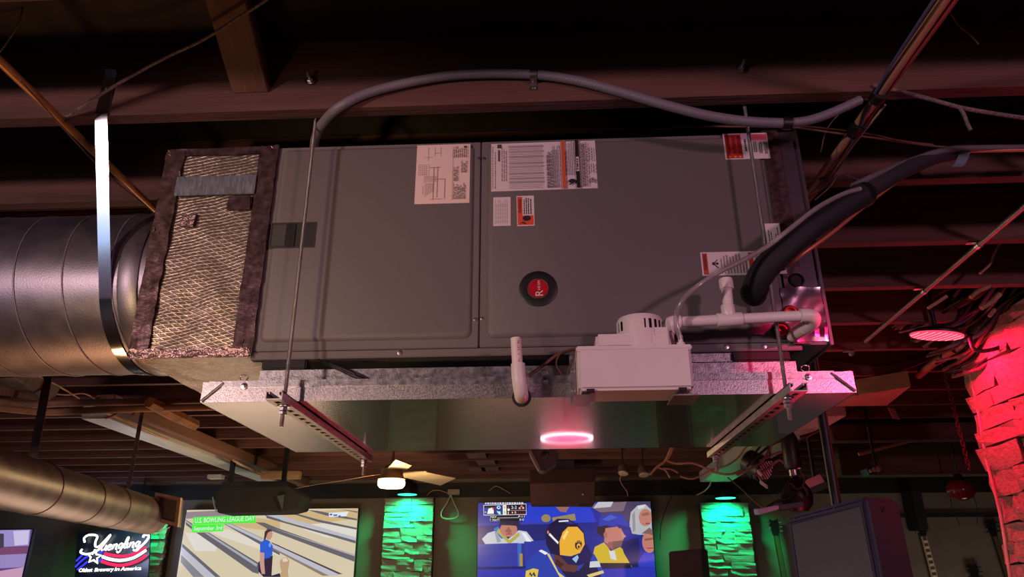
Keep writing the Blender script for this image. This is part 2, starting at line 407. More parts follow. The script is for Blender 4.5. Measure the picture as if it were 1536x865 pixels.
# shiny sheet metal collar on the return end, with crinkled foil tape on its seam
MB().box(XR-.002, YF-.004, Z0-.006, XE, YB+.02, Z1+.002).build('end_collar', collar_m, ah, bevel=.0025)
MB().box(XE-.006, YF-.012, Z0-.010, XE+.004, YB+.03, Z1+.004).build('collar_flange', collar_m, ah, bevel=.0015)
def crinkled(name, x0, x1, z0, z1, y, m, parent, nx=6, nz=30, amp=.004):
    vs = []; fs = []
    for i in range(nz+1):
        for k in range(nx+1):
            x = x0+(x1-x0)*k/nx; z = z0+(z1-z0)*i/nz
            vs.append((x+noise.noise((x*30, z*30, 1))*amp*.6, y-.001-abs(noise.noise((x*45, z*35, 5)))*amp, z+noise.noise((x*30, z*30, 9))*amp*.6))
    for i in range(nz):
        for k in range(nx): q = i*(nx+1)+k; fs.append((q, q+1, q+nx+2, q+nx+1))
    k0 = len(vs); b = [0, nx, (nx+1)*(nz+1)-1, (nx+1)*nz]
    vs += [(vs[i][0], y+.002, vs[i][2]) for i in b]
    fs.append((k0, k0+1, k0+2, k0+3))
    return MB().add(vs, fs).build(name, m, parent, smooth=25)
crinkled('foil_tape', XR-.026, XR+.022, Z0-.005, Z1+.004, YF-.006, mat('dark_foil_tape', (92, 70, 74), .34, .7, var=.55, scale=45, bump=.15, bscale=50), ah)
crinkled('foil_tape', XR-.04, XE-.004, Z0+.0, Z0+.15, YF-.0075, collar_m, ah, 9, 14, .008)
# refrigerant line sleeve holes and drain sockets in the coil end
for px, py, r in ((1130, 440, .035), (1195, 420, .02), (1185, 470, .022), (1172, 495, .024)):
    q = at(px, py, FY); MB().lathe([(r, 0), (r, .004), (r*.8, .006), (r*.75, .001)], (q.x, FY+.001, q.z), (0, -1, 0), 20).build('pipe_grommet', black_rub, ah)
q = at(1186, 468, FY-.01); MB().lathe([(.016, 0), (.016, .012), (.012, .014), (.011, .004)], (q.x, FY, q.z), (0, -1, 0), 18).build('drain_plug', mat('red_plug', (176, 40, 46), .45), ah)
q = at(1172, 495, FY-.01); MB().lathe([(.016, 0), (.016, .012), (.012, .014), (.011, .004)], (q.x, FY, q.z), (0, -1, 0), 18).build('drain_plug', MATS['red_plug'], ah)
# round badge
bx, bz = -.012, .737
bd = MB().lathe([(.051, 0), (.051, .003), (.048, .0045), (.031, .0035), (.031, .002)], (bx, FY+.0005, bz), (0, -1, 0), 48).build('badge', black_pl, ah)
MB().lathe([(.0295, 0), (.0295, .0035), (.028, .005), (.0265, .0035)], (bx, FY-.0015, bz), (0, -1, 0), 40, False).build('badge_ring', zinc_p, bd)
MB().lathe([(.0275, 0), (.0275, .003), (.0004, .0035)], (bx, FY-.0015, bz), (0, -1, 0), 40).build('badge_disc', mat('red_metallic', (190, 30, 48), .3, .3, var=.15, scale=30), bd)
lt = mat('badge_letter', (236, 226, 226), .3, .3)
UX, UY = (0, 0, 1), (-1, 0, 0)                # print runs upward: the unit lies on its side
text_mesh('badge_letter', 'R', (bx+.004, FY-.0058, bz-.015), UX, UY, .030, lt, bd)
for i, ch in enumerate('HEEM'):
    text_mesh('badge_letter', ch, (bx+.003, FY-.0058, bz-.002+i*.0068), UX, UY, .010, lt, bd)

def sticker(x0, z0, x1, z1, polys, label, y=None, tilt=0, base=(206, 192, 194), name='sticker'):
    y = FY if y is None else y
    w, h = x1-x0, z1-z0; cx, cz = (x0+x1)/2, (z0+z1)/2; ca, sa = math.cos(tilt), math.sin(tilt)
    def mp(u, v, lift): dx, dz = (u-.5)*w, (v-.5)*h; return Vector((cx+dx*ca-dz*sa, y-.0011-lift, cz+dx*sa+dz*ca))
    pts = [mp(u, v, -.0016) for u, v in rect(0, 0, 1, 1)]
    m = mat('sticker_vinyl_%d' % base[1], base, .42, var=.02)
    st = MB().prism(pts, (0, -.0014, 0)).build(name, m, ah)
    st['label'] = label
    flat_print('print', polys, mp, ink, st, .00003)
    return st, mp
def lines_v(u0, u1, v0, v1, n, col=(96, 86, 92), fill=.5, rag=.3):
    out = []; p = (u1-u0)/n
    for i in range(n):
        a = u0+p*i; top = v1-(v1-v0)*random.random()*rag; v = v0
        while v < top:
            l = random.uniform(.03, .10); out.append((col, rect(a, v, a+p*fill, min(top, v+l)))); v += l+.012
    return out
def lines_h(u0, u1, v0, v1, n, col=(110, 100, 104), fill=.4, rag=.2):
    out = []; p = (v1-v0)/n
    for i in range(n): out.append((col, rect(u0, v0+p*i, u1-(u1-u0)*random.random()*rag, v0+p*i+p*fill)))
    return out
G = (140, 124, 120)
# wiring diagram
wp = [(G, rect(.05, .48, .25, .485)), (G, rect(.05, .48, .055, .66)), (G, rect(.05, .655, .25, .66)), (G, rect(.245, .48, .25, .66))]
for i in range(5): wp += [(G, rect(.05+.035*i, .48, .054+.035*i, .66)), (G, rect(.05, .50+.03*i, .25, .504+.03*i))]
for i in range(9): wp += [(G, rect(.18+.02*i, .12+.01*i, .184+.02*i, .34)), (G, rect(.15, .36+.012*i, .40+.01*(i % 3), .363+.012*i))]
wp += [(G, rect(.33, .06, .34, .6)), (G, rect(.40, .1, .41, .62)), (G, rect(.26, .60, .45, .61)), (G, rect(.34, .4, .55, .41)), (G, rect(.54, .08, .55, .41)), (G, rect(.28, .07, .50, .075)),
       (G, rect(.15, .78, .30, .785)), (G, rect(.22, .72, .225, .95)), (G, rect(.34, .85, .46, .855)), (G, rect(.34, .80, .345, .95)), (G, rect(.45, .8, .455, .95)), (G, rect(.14, .16, .145, .3)), ((60, 54, 56), rect(.88, .93, .93, .965))]
wp += [(G, rect(.68, .05, .684, .96))] + lines_v(.70, .94, .06, .34, 9, G, .4) + lines_v(.70, .80, .36, .66, 4, G, .4) + lines_v(.84, .96, .5, .72, 4, G, .4) + lines_v(.68, .97, .76, .96, 8, G, .35)
sticker(-.359, 1.004, -.202, 1.199, wp, 'cream wiring diagram sticker', base=(214, 188, 182))
# long rating plate
rp = lines_v(.01, .06, .05, .95, 2, G, .35) + [((70, 62, 66), rect(.06, .9, .10, .98)), ((90, 80, 84), rect(.066, .62, .085, .86))] + lines_v(.10, .16, .2, .95, 3, G, .35)
rp += lines_h(.17, .50, .04, .96, 26, (182, 168, 172), .45, .04) + [((160, 147, 152), rect(.17, v, .50, v+.022)) for v in (.15, .24, .33, .48, .56, .68, .80, .91)]
rp += lines_v(.53, .655, .03, .93, 8, (136, 123, 128), .6, .25)
rp += [((196, 84, 52), rect(.672, 0, .706, 1))] + lines_v(.72, .80, .28, .98, 5, (136, 123, 128), .55, .3) + [((40, 36, 42), ell(.765, .14, .036, .045)), ((40, 36, 42), [(.74, .06), (.78, .10), (.775, .12), (.735, .08)]), ((30, 26, 32), rect(.805, 0, .838, 1)), ((210, 196, 200), rect(.809, .34, .834, .64))] + lines_v(.813, .831, .37, .61, 1, (60, 52, 58), .8, .05)
rp += lines_v(.845, .915, .03, .96, 5, (136, 123, 128), .6, .1) + lines_v(.935, .97, .55, .85, 2, (136, 123, 128), .5, .2) + lines_v(.945, .98, .3, .5, 2, (136, 123, 128), .5, .1) + [((60, 52, 58), ell(.955, .14, .017, .05)), ((206, 192, 194), ell(.955, .14, .012, .036)), ((60, 52, 58), rect(.948, .12, .962, .165))]
st, mp = sticker(-.1405, 1.039, .162, 1.197, rp, 'long white data plate with orange and black bars', tilt=.006)
dk = mat('print_black', (34, 28, 30), .5)
text_mesh('lettering', 'WARNING  ADVERTENCIA', mp(.69, .55, .0016), UX, UY, .011, dk, st, .0001, width=.115)
# small information label and orange warning label
sp = []
for i in range(8): sp.append((G, rect(.10+.10*i, .05+.05*random.random(), .13+.10*i, .75+.2*random.random())))
sticker(-.134, .9285, -.085, 1.019, [p for p in sp] + [((206, 192, 194), rect(.05, v, .95, v+.025)) for v in (.2, .35, .47, .6, .78)], 'small white information sticker')
op = [((206, 76, 50), rect(.04, .03, .32, .97)), ((206, 76, 50), rect(.04, .03, .95, .34)), ((40, 30, 30), ell(.56, .25, .24, .09)), ((60, 40, 40), ell(.62, .27, .08, .04)), ((40, 30, 30), [(.16, .08), (.42, .17), (.44, .14), (.30, .12), (.52, .10), (.52, .06), (.24, .09), (.14, .05)])]
for a, b in ((.40, .92), (.52, .96), (.64, .94), (.78, .9)): op += lines_v(a, a+.07, .38, b, 1, (40, 32, 34), .8, .1)
st, mp = sticker(-.0675, .9265, -.0185, 1.0215, op, 'orange and white warning sticker with a hand picture', tilt=.01)
text_mesh('lettering', 'WARNING', mp(.19, .66, .0012), UX, UY, .012, dk, st, .0001, width=.045)
# top right red warning label
RD = (178, 40, 40)
tp = [(RD, rect(.03, .04, .40, .96)), ((214, 96, 100), rect(.62, .72, .98, .95))]
tp += lines_v(.46, .52, .3, .8, 1, (60, 50, 54), .7, .1) + lines_v(.66, .74, .25, .72, 2, (60, 50, 54), .5, .2) + lines_v(.78, .86, .2, .68, 2, (60, 50, 54), .5, .2) + lines_v(.90, .97, .18, .66, 2, (60, 50, 54), .5, .2)
tp += [((214, 170, 60), [(u, .05), (u+.06, .09), (u, .13)]) for u in (.08, .20, .31)]
st, mp = sticker(.530, 1.121, .656, 1.207, tp, 'red and white warning sticker by the unit top corner', y=FY)
for u, t in ((.10, 'WARNING'), (.225, 'AVERTISSEMENT'), (.345, 'ADVERTENCIA')): text_mesh('lettering', t, mp(u, .56, .0012), UX, UY, .013, dk, st, .0001, width=.060)
# lower right warning strip
lp = [((178, 62, 44), rect(.02, .05, .085, .95)), ((178, 62, 44), rect(.62, .05, .68, .95)), ((40, 32, 36), ell(.16, .5, .022, .07)), ((40, 32, 36), [(.15, .5), (.21, .68), (.22, .66), (.17, .5)]), ((40, 32, 36), [(.15, .5), (.21, .3), (.225, .32), (.17, .5)]), ((40, 32, 36), ell(.205, .5, .02, .05))]
lp += lines_v(.25, .60, .08, .92, 9, G, .5, .3) + lines_v(.70, .97, .08, .92, 7, G, .5, .3)
st, mp = sticker(.429, .764, .634, .833, lp, 'white warning strip with red bars behind the black line', base=(206, 192, 194))
text_mesh('lettering', 'WARNING', mp(.052, .56, .0012), UX, UY, .012, dk, st, .0001, width=.046)
sticker(.612, .765, .652, .915, lines_v(.15, .9, .08, .92, 5, (70, 64, 80), .4, .3), 'narrow white sticker beside the foil tape', base=(206, 192, 194))

# ------------------------------------------------------------------ foil faced plenum on the supply end
PX0, PX1 = -1.105, XL-.001
pl_e = thing('foil_plenum', 'silver foil wrapped plenum box with net pattern joining duct and unit', 'duct', ((PX0+PX1)/2, 2.13, .57))
def grid_box(x0, x1, y0, y1, z0, z1, skew, amp, nx=14, ny=20, nz=28):
    bm = bmesh.new(); vmap = {}
    def V(i, j, k):
        key = (i, j, k)
        if key not in vmap:
            x = x0+(x1-x0)*i/nx; y = y0+(y1-y0)*j/ny; z = z0+(z1-z0)*k/nz
            x += skew*(1-i/nx)*(k/nz); n3 = noise.noise_vector((x*14, y*14, z*14))*amp
            if i in (0, nx) : n3.x *= .3
            vmap[key] = bm.verts.new((x+n3.x, y+n3.y, z+n3.z))
        return vmap[key]
    for i in range(nx):
        for k in range(nz):
            bm.faces.new((V(i, 0, k), V(i+1, 0, k), V(i+1, 0, k+1), V(i, 0, k+1))); bm.faces.new((V(i, ny, k), V(i, ny, k+1), V(i+1, ny, k+1), V(i+1, ny, k)))
    for i in range(nx):
        for j in range(ny):
            bm.faces.new((V(i, j, 0), V(i, j+1, 0), V(i+1, j+1, 0), V(i+1, j, 0))); bm.faces.new((V(i, j, nz), V(i+1, j, nz), V(i+1, j+1, nz), V(i, j+1, nz)))
    for j in range(ny):
        for k in range(nz):
            bm.faces.new((V(0, j, k), V(0, j, k+1), V(0, j+1, k+1), V(0, j+1, k))); bm.faces.new((V(nx, j, k), V(nx, j+1, k), V(nx, j+1, k+1), V(nx, j, k+1)))
    vs = [v.co.copy() for v in bm.verts]; bm.verts.index_update(); fs = [tuple(v.index for v in f.verts) for f in bm.faces]; bm.free()
    return MB().add(vs, fs)
PYF = 1.850
grid_box(PX0, PX1, PYF, 2.44, .574, 1.205, .012, .006).build('foil_board', foil, pl_e, smooth=40)
dft = MATS['dark_foil_tape']
crinkled('edge_tape', PX1-.045, PX1+.010, .572, 1.214, PYF-.006, dft, pl_e, 6, 34, .006)
crinkled('edge_tape', PX0-.006, PX0+.048, .575, 1.206, PYF-.006, mat('dark_foil_tape_b', (98, 76, 76), .34, .7, var=.55, scale=35, bump=.15, bscale=60), pl_e, 8, 34, .007)
crinkled('edge_tape', PX0, PX1, 1.188, 1.212, PYF-.004, dft, pl_e, 16, 4, .005)
crinkled('edge_tape', PX0, PX1+.004, .562, .588, PYF-.008, foil_seam, pl_e, 24, 4, .008)
crinkled('patch_tape', -1.062, -.826, 1.050, 1.112, PYF-.012, tape_b, pl_e, 20, 5, .003)
crinkled('patch_tape', -.90, -.835, 1.0, 1.045, PYF-.010, dft, pl_e, 6, 5, .004)
crinkled('patch_tape', -1.03, -.99, .95, .99, PYF-.010, foil_seam, pl_e, 4, 4, .006)
for x, z in ((PX0+.005, .58), (PX1-.01, .60), (PX1-.005, 1.205), (PX0+.01, 1.2), (PX0+.004, .94)):
    m = MB()
    for k in range(5):
        c = Vector((x+random.uniform(-.012, .012), PYF-.010, z+random.uniform(-.014, .006)))
        p = [c+Vector((random.uniform(-.010, .010), random.uniform(-.003, .008), random.uniform(-.010, .010))) for _ in range(3)]
        m.prism(p, (.001, -.001, .001))
    m.build('loose_foil', foil_seam, pl_e, smooth=0)

# round spiral duct
DY, DZ, DR = 2.12, .858, .262
DR = .252
rd = thing('spiral_duct', 'big grey round spiral duct running into the foil plenum', 'duct', (-2.0, DY, DZ-DR))
MB().lathe([(DR, 0), (DR, 1.9)], (-3.0, DY, DZ), (1, 0, 0), 72).build('duct_shell', duct_m, rd)
sm_m = mat('duct_seam_steel', (128, 120, 128), .5, .5, var=.1)
m = MB(); pts = []
L_, pitch = 1.9, .142
for k in range(int(L_/pitch*48)+1):
    t = k/48; a = 2*math.pi*t; pts.append((-3.0+t*pitch, DY+math.cos(a)*(DR+.0008), DZ+math.sin(a)*(DR+.0008)))
m.tube(pts, .0026, 6).build('spiral_seam', sm_m, rd, smooth=60)
MB().lathe([(DR+.004, 0), (DR+.006, .004), (DR+.006, .055), (DR+.004, .058)], (-1.20, DY, DZ), (1, 0, 0), 72).build('start_collar', duct_m, rd)
# hanging strap
DS = DR+.003
sp = [(-1.240, yj1-.004, 1.385), (-1.240, yj1-.004, 1.32), (-1.240, yj1-.004, 1.255), (-1.239, yj1-.003, 1.235)]
ta = math.radians(201)
tp0 = Vector((-1.233, DY+DS*math.cos(ta), DZ+DS*math.sin(ta)))
sp += [Vector(sp[-1]).lerp(tp0, k/5) for k in range(1, 5)]
for ang in range(201, 300, 7):
    a = math.radians(ang); sp.append((-1.233, DY+DS*math.cos(a), DZ+DS*math.sin(a)))
sp = [Vector(p) for p in sp]
hs = thing('hanging_strap', 'pale bluish metal hanging strap nailed to joist and looped under spiral duct', 'strap', (-1.236, 1.9, DZ-DR-.01))
MB().ribbon(sp, (1, 0, 0), .036, .0016, sm=6).build('strap_band', strap_m, hs, smooth=60)
MB().box(-1.260, yj1-.022, 1.383, -1.220, yj1-.003, 1.387).build('bent_end', strap_m, hs)
screw((-1.240, yj1-.006, 1.33), hs, r=.004)

# ------------------------------------------------------------------ drain pan, support rails, struts, rods
QX0, QX1, QY0, QY1, QZ = -.876, .763, 1.81, 2.57, .4325
QT = QZ+.053
dp = thing('drain_pan', 'wide galvanised drain pan with speckled rim under the air handler', 'drain pan', ((QX0+QX1)/2, (QY0+QY1)/2, QZ))
MB().box(QX0, QY0, QZ, QX1, QY1, QZ+.0015).build('pan_floor', pan_m, dp)
MB().box(QX0, QY0-.0005, QZ, QX1, QY0+.0015, QT).build('front_rim', galv_rim, dp)
MB().box(QX0, QY1-.0015, QZ, QX1, QY1, QT).build('back_rim', galv_rim, dp)
MB().box(QX0, QY0, QZ, QX0+.0015, QY1, QT).build('side_rim', galv_rim, dp)
MB().box(QX1-.0015, QY0, QZ, QX1, QY1, QT).build('side_rim', galv_rim, dp)
MB().box(QX0+.05, QY0-.0035, QT-.017, QX1-.045, QY0+.004, QT+.002).build('rolled_hem', galv, dp, bevel=.0015)
MB().box(QX0+.02, QY1-.004, QT-.012, QX1-.02, QY1+.0035, QT+.002).build('rolled_hem', galv, dp, bevel=.0015)
def fold(x_top, x_bot):
    m = MB(); m.tube([(x_top, QY0-.003, QT-.004), (x_bot, QY0-.003, QZ+.003)], .0035, 6)
    m.build('corner_fold', galv, dp)
fold(QX1-.055, QX1-.003); fold(QX0+.055, QX0+.004)
m = MB(); m.prism([(QX0+.0, QY0-.004, QZ+.005), (QX0+.055, QY0-.004, QT-.002), (QX0+.018, QY0-.004, QT+.002)], (0, .003, 0)); m.build('corner_tab', galv, dp)
m = MB(); m.prism([(QX1-.0, QY0-.003, QZ+.005), (QX1-.05, QY0-.003, QT-.002), (QX1-.004, QY0-.003, QT+.001)], (0, .002, 0)); m.build('corner_tab', galv_rim, dp)
for x in (-.766, .002, .652):
    z = QT-.012; MB().lathe([(.0085, 0), (.0085, .002), (.005, .0025), (.005, .006), (.002, .007)], (x, QY0-.003, z), (0, -1, 0), 14).build('rim_bolt', zinc_p, dp)
    pts = [(x-.004+.010*math.cos(a), QY0-.002-.004*math.sin(a*2), QT+.008+.009*math.sin(a)) for a in [math.radians(d) for d in range(-70, 231, 20)]]
    MB().tube([Vector((p[0]*-1+2*(x-.004) if x < 0 else p[0], p[1], p[2])) for p in pts], .0016, 6).build('wire_hook', zinc_p, dp, smooth=60)
# galvanised support channel inside the pan and rubber blocks under the unit
sr = MB(); sr.box(-.752, 1.862, QZ+.0015, .646, 1.864, .531); sr.box(-.752, 1.862, .529, .646, 1.90, .531); sr.box(-.752, 1.862, QZ+.0015, .646, 1.90, QZ+.003)
srail = tag(sr.build('support_channel', galv), 'galvanised channel standing in the drain pan in front of the unit base', 'rail')
sr2 = MB(); sr2.box(-.752, 2.38, QZ+.0015, .646, 2.382, .531); sr2.box(-.752, 2.345, .529, .646, 2.382, .531)
tag(sr2.build('support_channel', galv), 'galvanised channel standing at the back of the drain pan', 'rail')
rail_c = MB(); 
for i, (x, y) in enumerate(((-.69, 1.88), (.56, 1.88), (-.69, 2.365), (.56, 2.365))):
    w = .06 if i != 1 else .075
    tag(MB().box(x-w, y-.02, .531, x+w, y+.02, Z0-.018 if y < 2 else Z0).build('rubber_block', black_rub, bevel=.004),
        'black rubber block under the %s corner of the unit beside the %s' % (('front' if y < 2 else 'back'), ('foil plenum' if x < 0 else 'shiny collar')), 'pad')
tag(MB().box(.28, 1.868, .532, .50, 1.90, .556).build('spacer_plate', galv, bevel=.001), 'flat galvanised spacer plate in the gap under the unit', 'plate')

def strut(x, lab):
    y0, y1, w, h, t = 1.700, 2.665, .0413, .0205, .0025
    zt = QZ-.0008; zb = zt-h
    m = MB()
    m.box(x-w/2, y0, zb, x-w/2+t, y1, zt); m.box(x+w/2-t, y0, zb, x+w/2, y1, zt)
    m.box(x-w/2, y0, zt-t, x-w/2+.010, y1, zt); m.box(x+w/2-.010, y0, zt-t, x+w/2, y1, zt)
    m.box(x-w/2+.0075, y0, zt-.007, x-w/2+.010, y1, zt-t); m.box(x+w/2-.010, y0, zt-.007, x+w/2-.0075, y1, zt-t)
    m.box(x-w/2+t, y0, zb, x-.007, y1, zb+t); m.box(x+.007, y0, zb, x+w/2-t, y1, zb+t)
    y = y0; 
    while y < y1:
        m.box(x-.007, y, zb, x+.007, min(y+.020, y1), zb+t); y += .048
    return tag(m.build('strut_channel', strut_m), lab, 'bracket')
SXL, SXR = -.646, .588
strut(SXL, 'slotted steel strut under the pan end nearest the foil plenum')
strut(SXR, 'slotted steel strut under the pan end nearest the shiny collar')
def hexnut(m, p, axis, r, h): m.lathe([(r*.92, 0), (r, h*.12), (r, h*.88), (r*.92, h)], p, axis, 6)
def rod(x, y, ztop, lab):
    zb = QZ-.0215
    t = thing('threaded_rod', lab, 'rod', (x, y, zb-.055))
    MB().cyl((x, y, zb-.052), (x, y, ztop), .0050, 12).build('rod_shaft', zinc, t)
    MB().lathe([(.016, 0), (.016, .003)], (x, y, zb-.0035), (0, 0, 1), 20).build('washer', zinc_p, t)
    for k in range(2):
        m = MB(); hexnut(m, (x, y, zb-.0125-k*.010), (0, 0, 1), .0105, .0088); m.build('nut', zinc_p, t, smooth=20)
rod(SXL+.002, 1.768, 1.335, 'thin threaded rod crossing the left access panel beside breaker window')
rod(SXR-.008, 1.768, 1.335, 'thin threaded rod crossing the red warning sticker')
rod(SXL, 2.63, 1.30, 'threaded rod with nuts at the far end of the plenum side strut')
rod(SXR, 2.63, 1.30, 'threaded rod with nuts at the far end of the collar side strut')
for px, py, lab, dx in ((466, 121, 'bolt and washer in joist under the bridging brace', -.004), (1112, 103, 'bolt and washer in joist above the red warning sticker', .004)):
    p = at(px, py, yj1-.001); p.y = yj1-.001
    t = thing('joist_bolt', lab, 'bolt', p-Vector((0, 0, .02)))
    ax = Vector((dx*8, -1, .15))
    MB().lathe([(.0165, 0), (.0165, .003)], p, ax, 22).build('washer', zinc_p, t)
    m = MB(); hexnut(m, p+ax.normalized()*.003, ax, .0098, .008); m.build('nut', zinc_p, t, smooth=20)
    MB().cyl(p, p+ax.normalized()*.032, .0048, 10).build('stud', zinc, t)

# ------------------------------------------------------------------ condensate pump
PY0, PY1 = 1.675, 1.80
px0, px1, pz0, pz1 = .079, .3445, .4155, .521
cp = thing('condensate_pump', 'white condensate pump with vented round motor cap bolted to pan rim', 'pump', ((px0+px1)/2, (PY0+PY1)/2, pz0))
m = MB(); m.prism([(px0+.004, PY0+.004, pz0), (px1-.004, PY0+.004, pz0), (px1-.004, PY1, pz0), (px0+.004, PY1, pz0)], (0, 0, .002))
m = MB(); m.box(px0, PY0, pz0, px1, PY1, pz1); m.build('reservoir', pump_m, cp, bevel=.007, seg=3)
MB().box(px0-.003, PY0-.002, pz1-.012, px1+.003, PY1, pz1+.001).build('reservoir_lid', pump_m, cp, bevel=.003)
MB().box(px0+.046, PY0+.014, pz1, px0+.20, PY1-.012, pz1+.036).build('motor_housing', pump_m, cp, bevel=.006, seg=3)
MB().box(px0+.075, PY0+.0125, pz1+.0015, px0+.125, PY0+.02, pz1+.005).build('housing_slot', black_pl, cp)
cxm, cym, rm = .238, 1.742, .0575
zt0, zt1 = pz1, pz1+.088
n = 96; vs = []; fs = []
slots = set()
for s0 in range(0, n, 4): slots.add(s0); slots.add(s0+1)
rows = [(rm, zt0), (rm, zt0+.048), (rm*.995, zt1-.016), (rm*.985, zt1-.010), (rm*.93, zt1-.002), (rm*.80, zt1), (.001, zt1+.001)]
for r, z in rows:
    for k in range(n): a = 2*math.pi*k/n; vs.append((cxm+r*math.cos(a), cym+r*math.sin(a), z))
for i in range(len(rows)-1):
    for k in range(n):
        ang = k*360/n
        if i in (1, ) and k in slots and (272 < ang < 352 or 195 < ang < 222): continue
        fs.append((i*n+k, i*n+(k+1) % n, (i+1)*n+(k+1) % n, (i+1)*n+k))
mc = MB().add(vs, fs).build('motor_cap', pump_m, cp, smooth=40)
MB().cyl((cxm, cym, zt0), (cxm, cym, zt1-.008), rm*.9, 32).build('motor_core', black_pl, mc)
MB().box(.262, 1.688, zt0, .300, 1.76, zt0+.05).build('switch_housing', pump_m, cp, bevel=.004)
MB().box(px0+.018, PY0-.001, pz0-.004, px0+.036, PY0+.012, pz0+.003).build('foot', black_rub, cp)
MB().box(px1-.036, PY0-.001, pz0-.004, px1-.018, PY0+.012, pz0+.003).build('foot', black_rub, cp)
m = MB(); m.box(px0-.016, PY1-.02, pz0-.006, px0-.001, PY1+.008, pz1+.012); m.box(px0-.012, PY0+.02, pz0-.008, px0+.03, PY1+.008, pz0-.005)
m.build('mounting_bracket', galv, cp, bevel=.001)
m = MB(); m.box(px1+.001, PY1-.02, pz0-.006, px1+.010, PY1+.008, pz1-.02); m.box(px1-.045, PY0+.03, pz0-.008, px1+.018, PY1+.008, pz0-.005)
m.build('mounting_bracket', galv, cp, bevel=.001)
for z in (pz0+.025, pz0+.075): screw((px0-.008, PY1-.021, z), cp, r=.004)
MB().lathe([(.018, 0), (.018, .035), (.013, .036), (.013, .044)], (.300, 1.735, pz1), (0, 0, 1), 20).build('inlet_socket', pump_m, cp)
MB().lathe([(.010, 0), (.010, .012), (.006, .013), (.006, .03)], (.327, 1.70, pz1), (0, 0, 1), 16).build('tube_barb', pump_m, cp)

# ------------------------------------------------------------------ PVC drain pipes
YP = 1.735
dpipe = thing('drain_pipe', 'white plastic drain pipe with tee joining the unit to the pump', 'pipe', (.45, YP, .54))
def pipe(pts, r=.0132, name='pipe_run', par=None, sm=0, mtl=pvc): return MB().tube(pts, r, 18, sm).build(name, mtl, par or dpipe, smooth=60)
A = at(1012, 483, YP); B = at(1208, 473, YP); T = at(1094, 479, YP)
zA = A.z
pipe([(A.x, YP, A.z), (B.x, YP, B.z)])
def sock(p, ax, l, r=.0168, par=None, name='socket'):
    p = Vector(p); ax = Vector(ax).normalized(); MB().lathe([(r-.001, 0), (r, .002), (r, l-.002), (r-.001, l)], p-ax*l/2, ax, 22).build(name, pvc, par or dpipe, smooth=40)
hx = Vector((B.x-A.x, 0, B.z-A.z)).normalized()
sock((T.x, YP, T.z), hx, .062, name='tee')
up = Vector((-.02, .0, 1)).normalized()
sock(Vector((T.x, YP, T.z))+up*.022, up, .03, name='tee')
R1 = at(1089, 424, YP)
pipe([(T.x, YP, T.z), (R1.x, YP, R1.z)])
sock((R1.x, YP, R1.z-.004), up, .028, .0172, name='pipe_cap')
el = [Vector((B.x-.012, YP, B.z)), Vector((B.x+.008, YP, B.z)), Vector((B.x+.022, YP+.008, B.z-.004)), Vector((B.x+.024, YP+.03, B.z-.010)), Vector((B.x+.012, YP+.06, B.z-.014))]
MB().tube(el, .0172, 18, 4).build('elbow', pvc, dpipe, smooth=60)
pipe([(B.x+.014, YP+.052, B.z-.014), (B.x-.002, FY+.004, B.z-.016)], .0165)
el = [Vector((A.x+.014, YP, A.z)), Vector((A.x-.002, YP, A.z)), Vector((A.x-.014, YP, A.z-.006)), Vector((A.x-.018, YP, A.z-.018)), Vector((A.x-.018, YP, A.z-.032))]
MB().tube(el, .0168, 18, 4).build('elbow', pvc, dpipe, smooth=60)
pipe([(A.x-.018, YP, A.z-.03), (A.x-.018, YP, pz1+.03)])
# open stub with elbow on the pan front
stb = thing('drain_stub', 'open white plastic pipe stub on elbow rising from pan rim', 'pipe', (-.062, 1.76, .425))
s0 = at(774, 502, 1.742); s1 = at(777, 548, 1.742)
m = MB(); m.lathe([(.0132, 0), (.0132, .09), (.0108, .09), (.0108, .04)], (s1.x, 1.742, s1.z-.02), (s0.x-s1.x, 0, s0.z-s1.z), 22); m.build('pipe_run', pvc, stb, smooth=50)
el = [Vector((s1.x, 1.742, s1.z+.004)), Vector((s1.x+.001, 1.742, s1.z-.02)), Vector((s1.x+.003, 1.744, s1.z-.042)), Vector((s1.x+.006, 1.758, s1.z-.062)), Vector((s1.x+.006, 1.785, s1.z-.064)), Vector((s1.x+.006, 1.806, s1.z-.064))]
MB().tube(el, .0172, 18, 5).build('elbow', pvc, stb, smooth=60)
MB().lathe([(.024, 0), (.024, .004), (.02, .006), (.018, .006)], (s1.x+.006, 1.808, s1.z-.064), (0, -1, 0), 24).build('rubber_gasket', black_rub, stb)
text_mesh('lettering', 'E PIPE', (s0.x+.0055, 1.742-.0126, (s0.z+s1.z)/2-.006), UX, UY, .0085, mat('red_print', (200, 40, 60), .5), stb, .0002, width=.055)

# clear tube from the pump, black insulated line, copper line
cable('vinyl_tube', [(.327, 1.70, pz1+.02), at(1014, 478, 1.69), at(1024, 450, 1.67), at(1048, 428, 1.66), at(1080, 407, 1.67), at(1115, 390, 1.69), at(1150, 370, 1.70), at(1185, 343, 1.70), at(1225, 312, 1.71), at(1262, 292, 1.74), at(1290, 283, 1.76)], .0062, tube_m,
      'clear vinyl tube arching from pump over the white warning strip', 'tube', n=12)
ref = thing('refrigerant_line', 'thick black foam insulated refrigerant line leaving the unit front', 'pipe', (.6, 1.8, .74))
lp1 = [at(1130, 442, FY+.004), at(1133, 432, 1.80), at(1146, 405, 1.76), at(1172, 378, 1.745), at(1210, 345, 1.75), at(1250, 318, 1.775), at(1292, 293, 1.81)]
MB().tube(lp1, .0335, 20, 6).build('foam_sleeve', black_rub, ref, smooth=60)
lp2 = [at(1284, 298, 1.803), at(1320, 276, 1.84), at(1360, 253, 1.89), at(1400, 236, 1.95), at(1430, 229, 1.99)]
MB().tube(lp2, .023, 18, 6).build('foam_sleeve', mat('black_foam_b', (36, 33, 38), .8, bump=.1), ref, smooth=60)
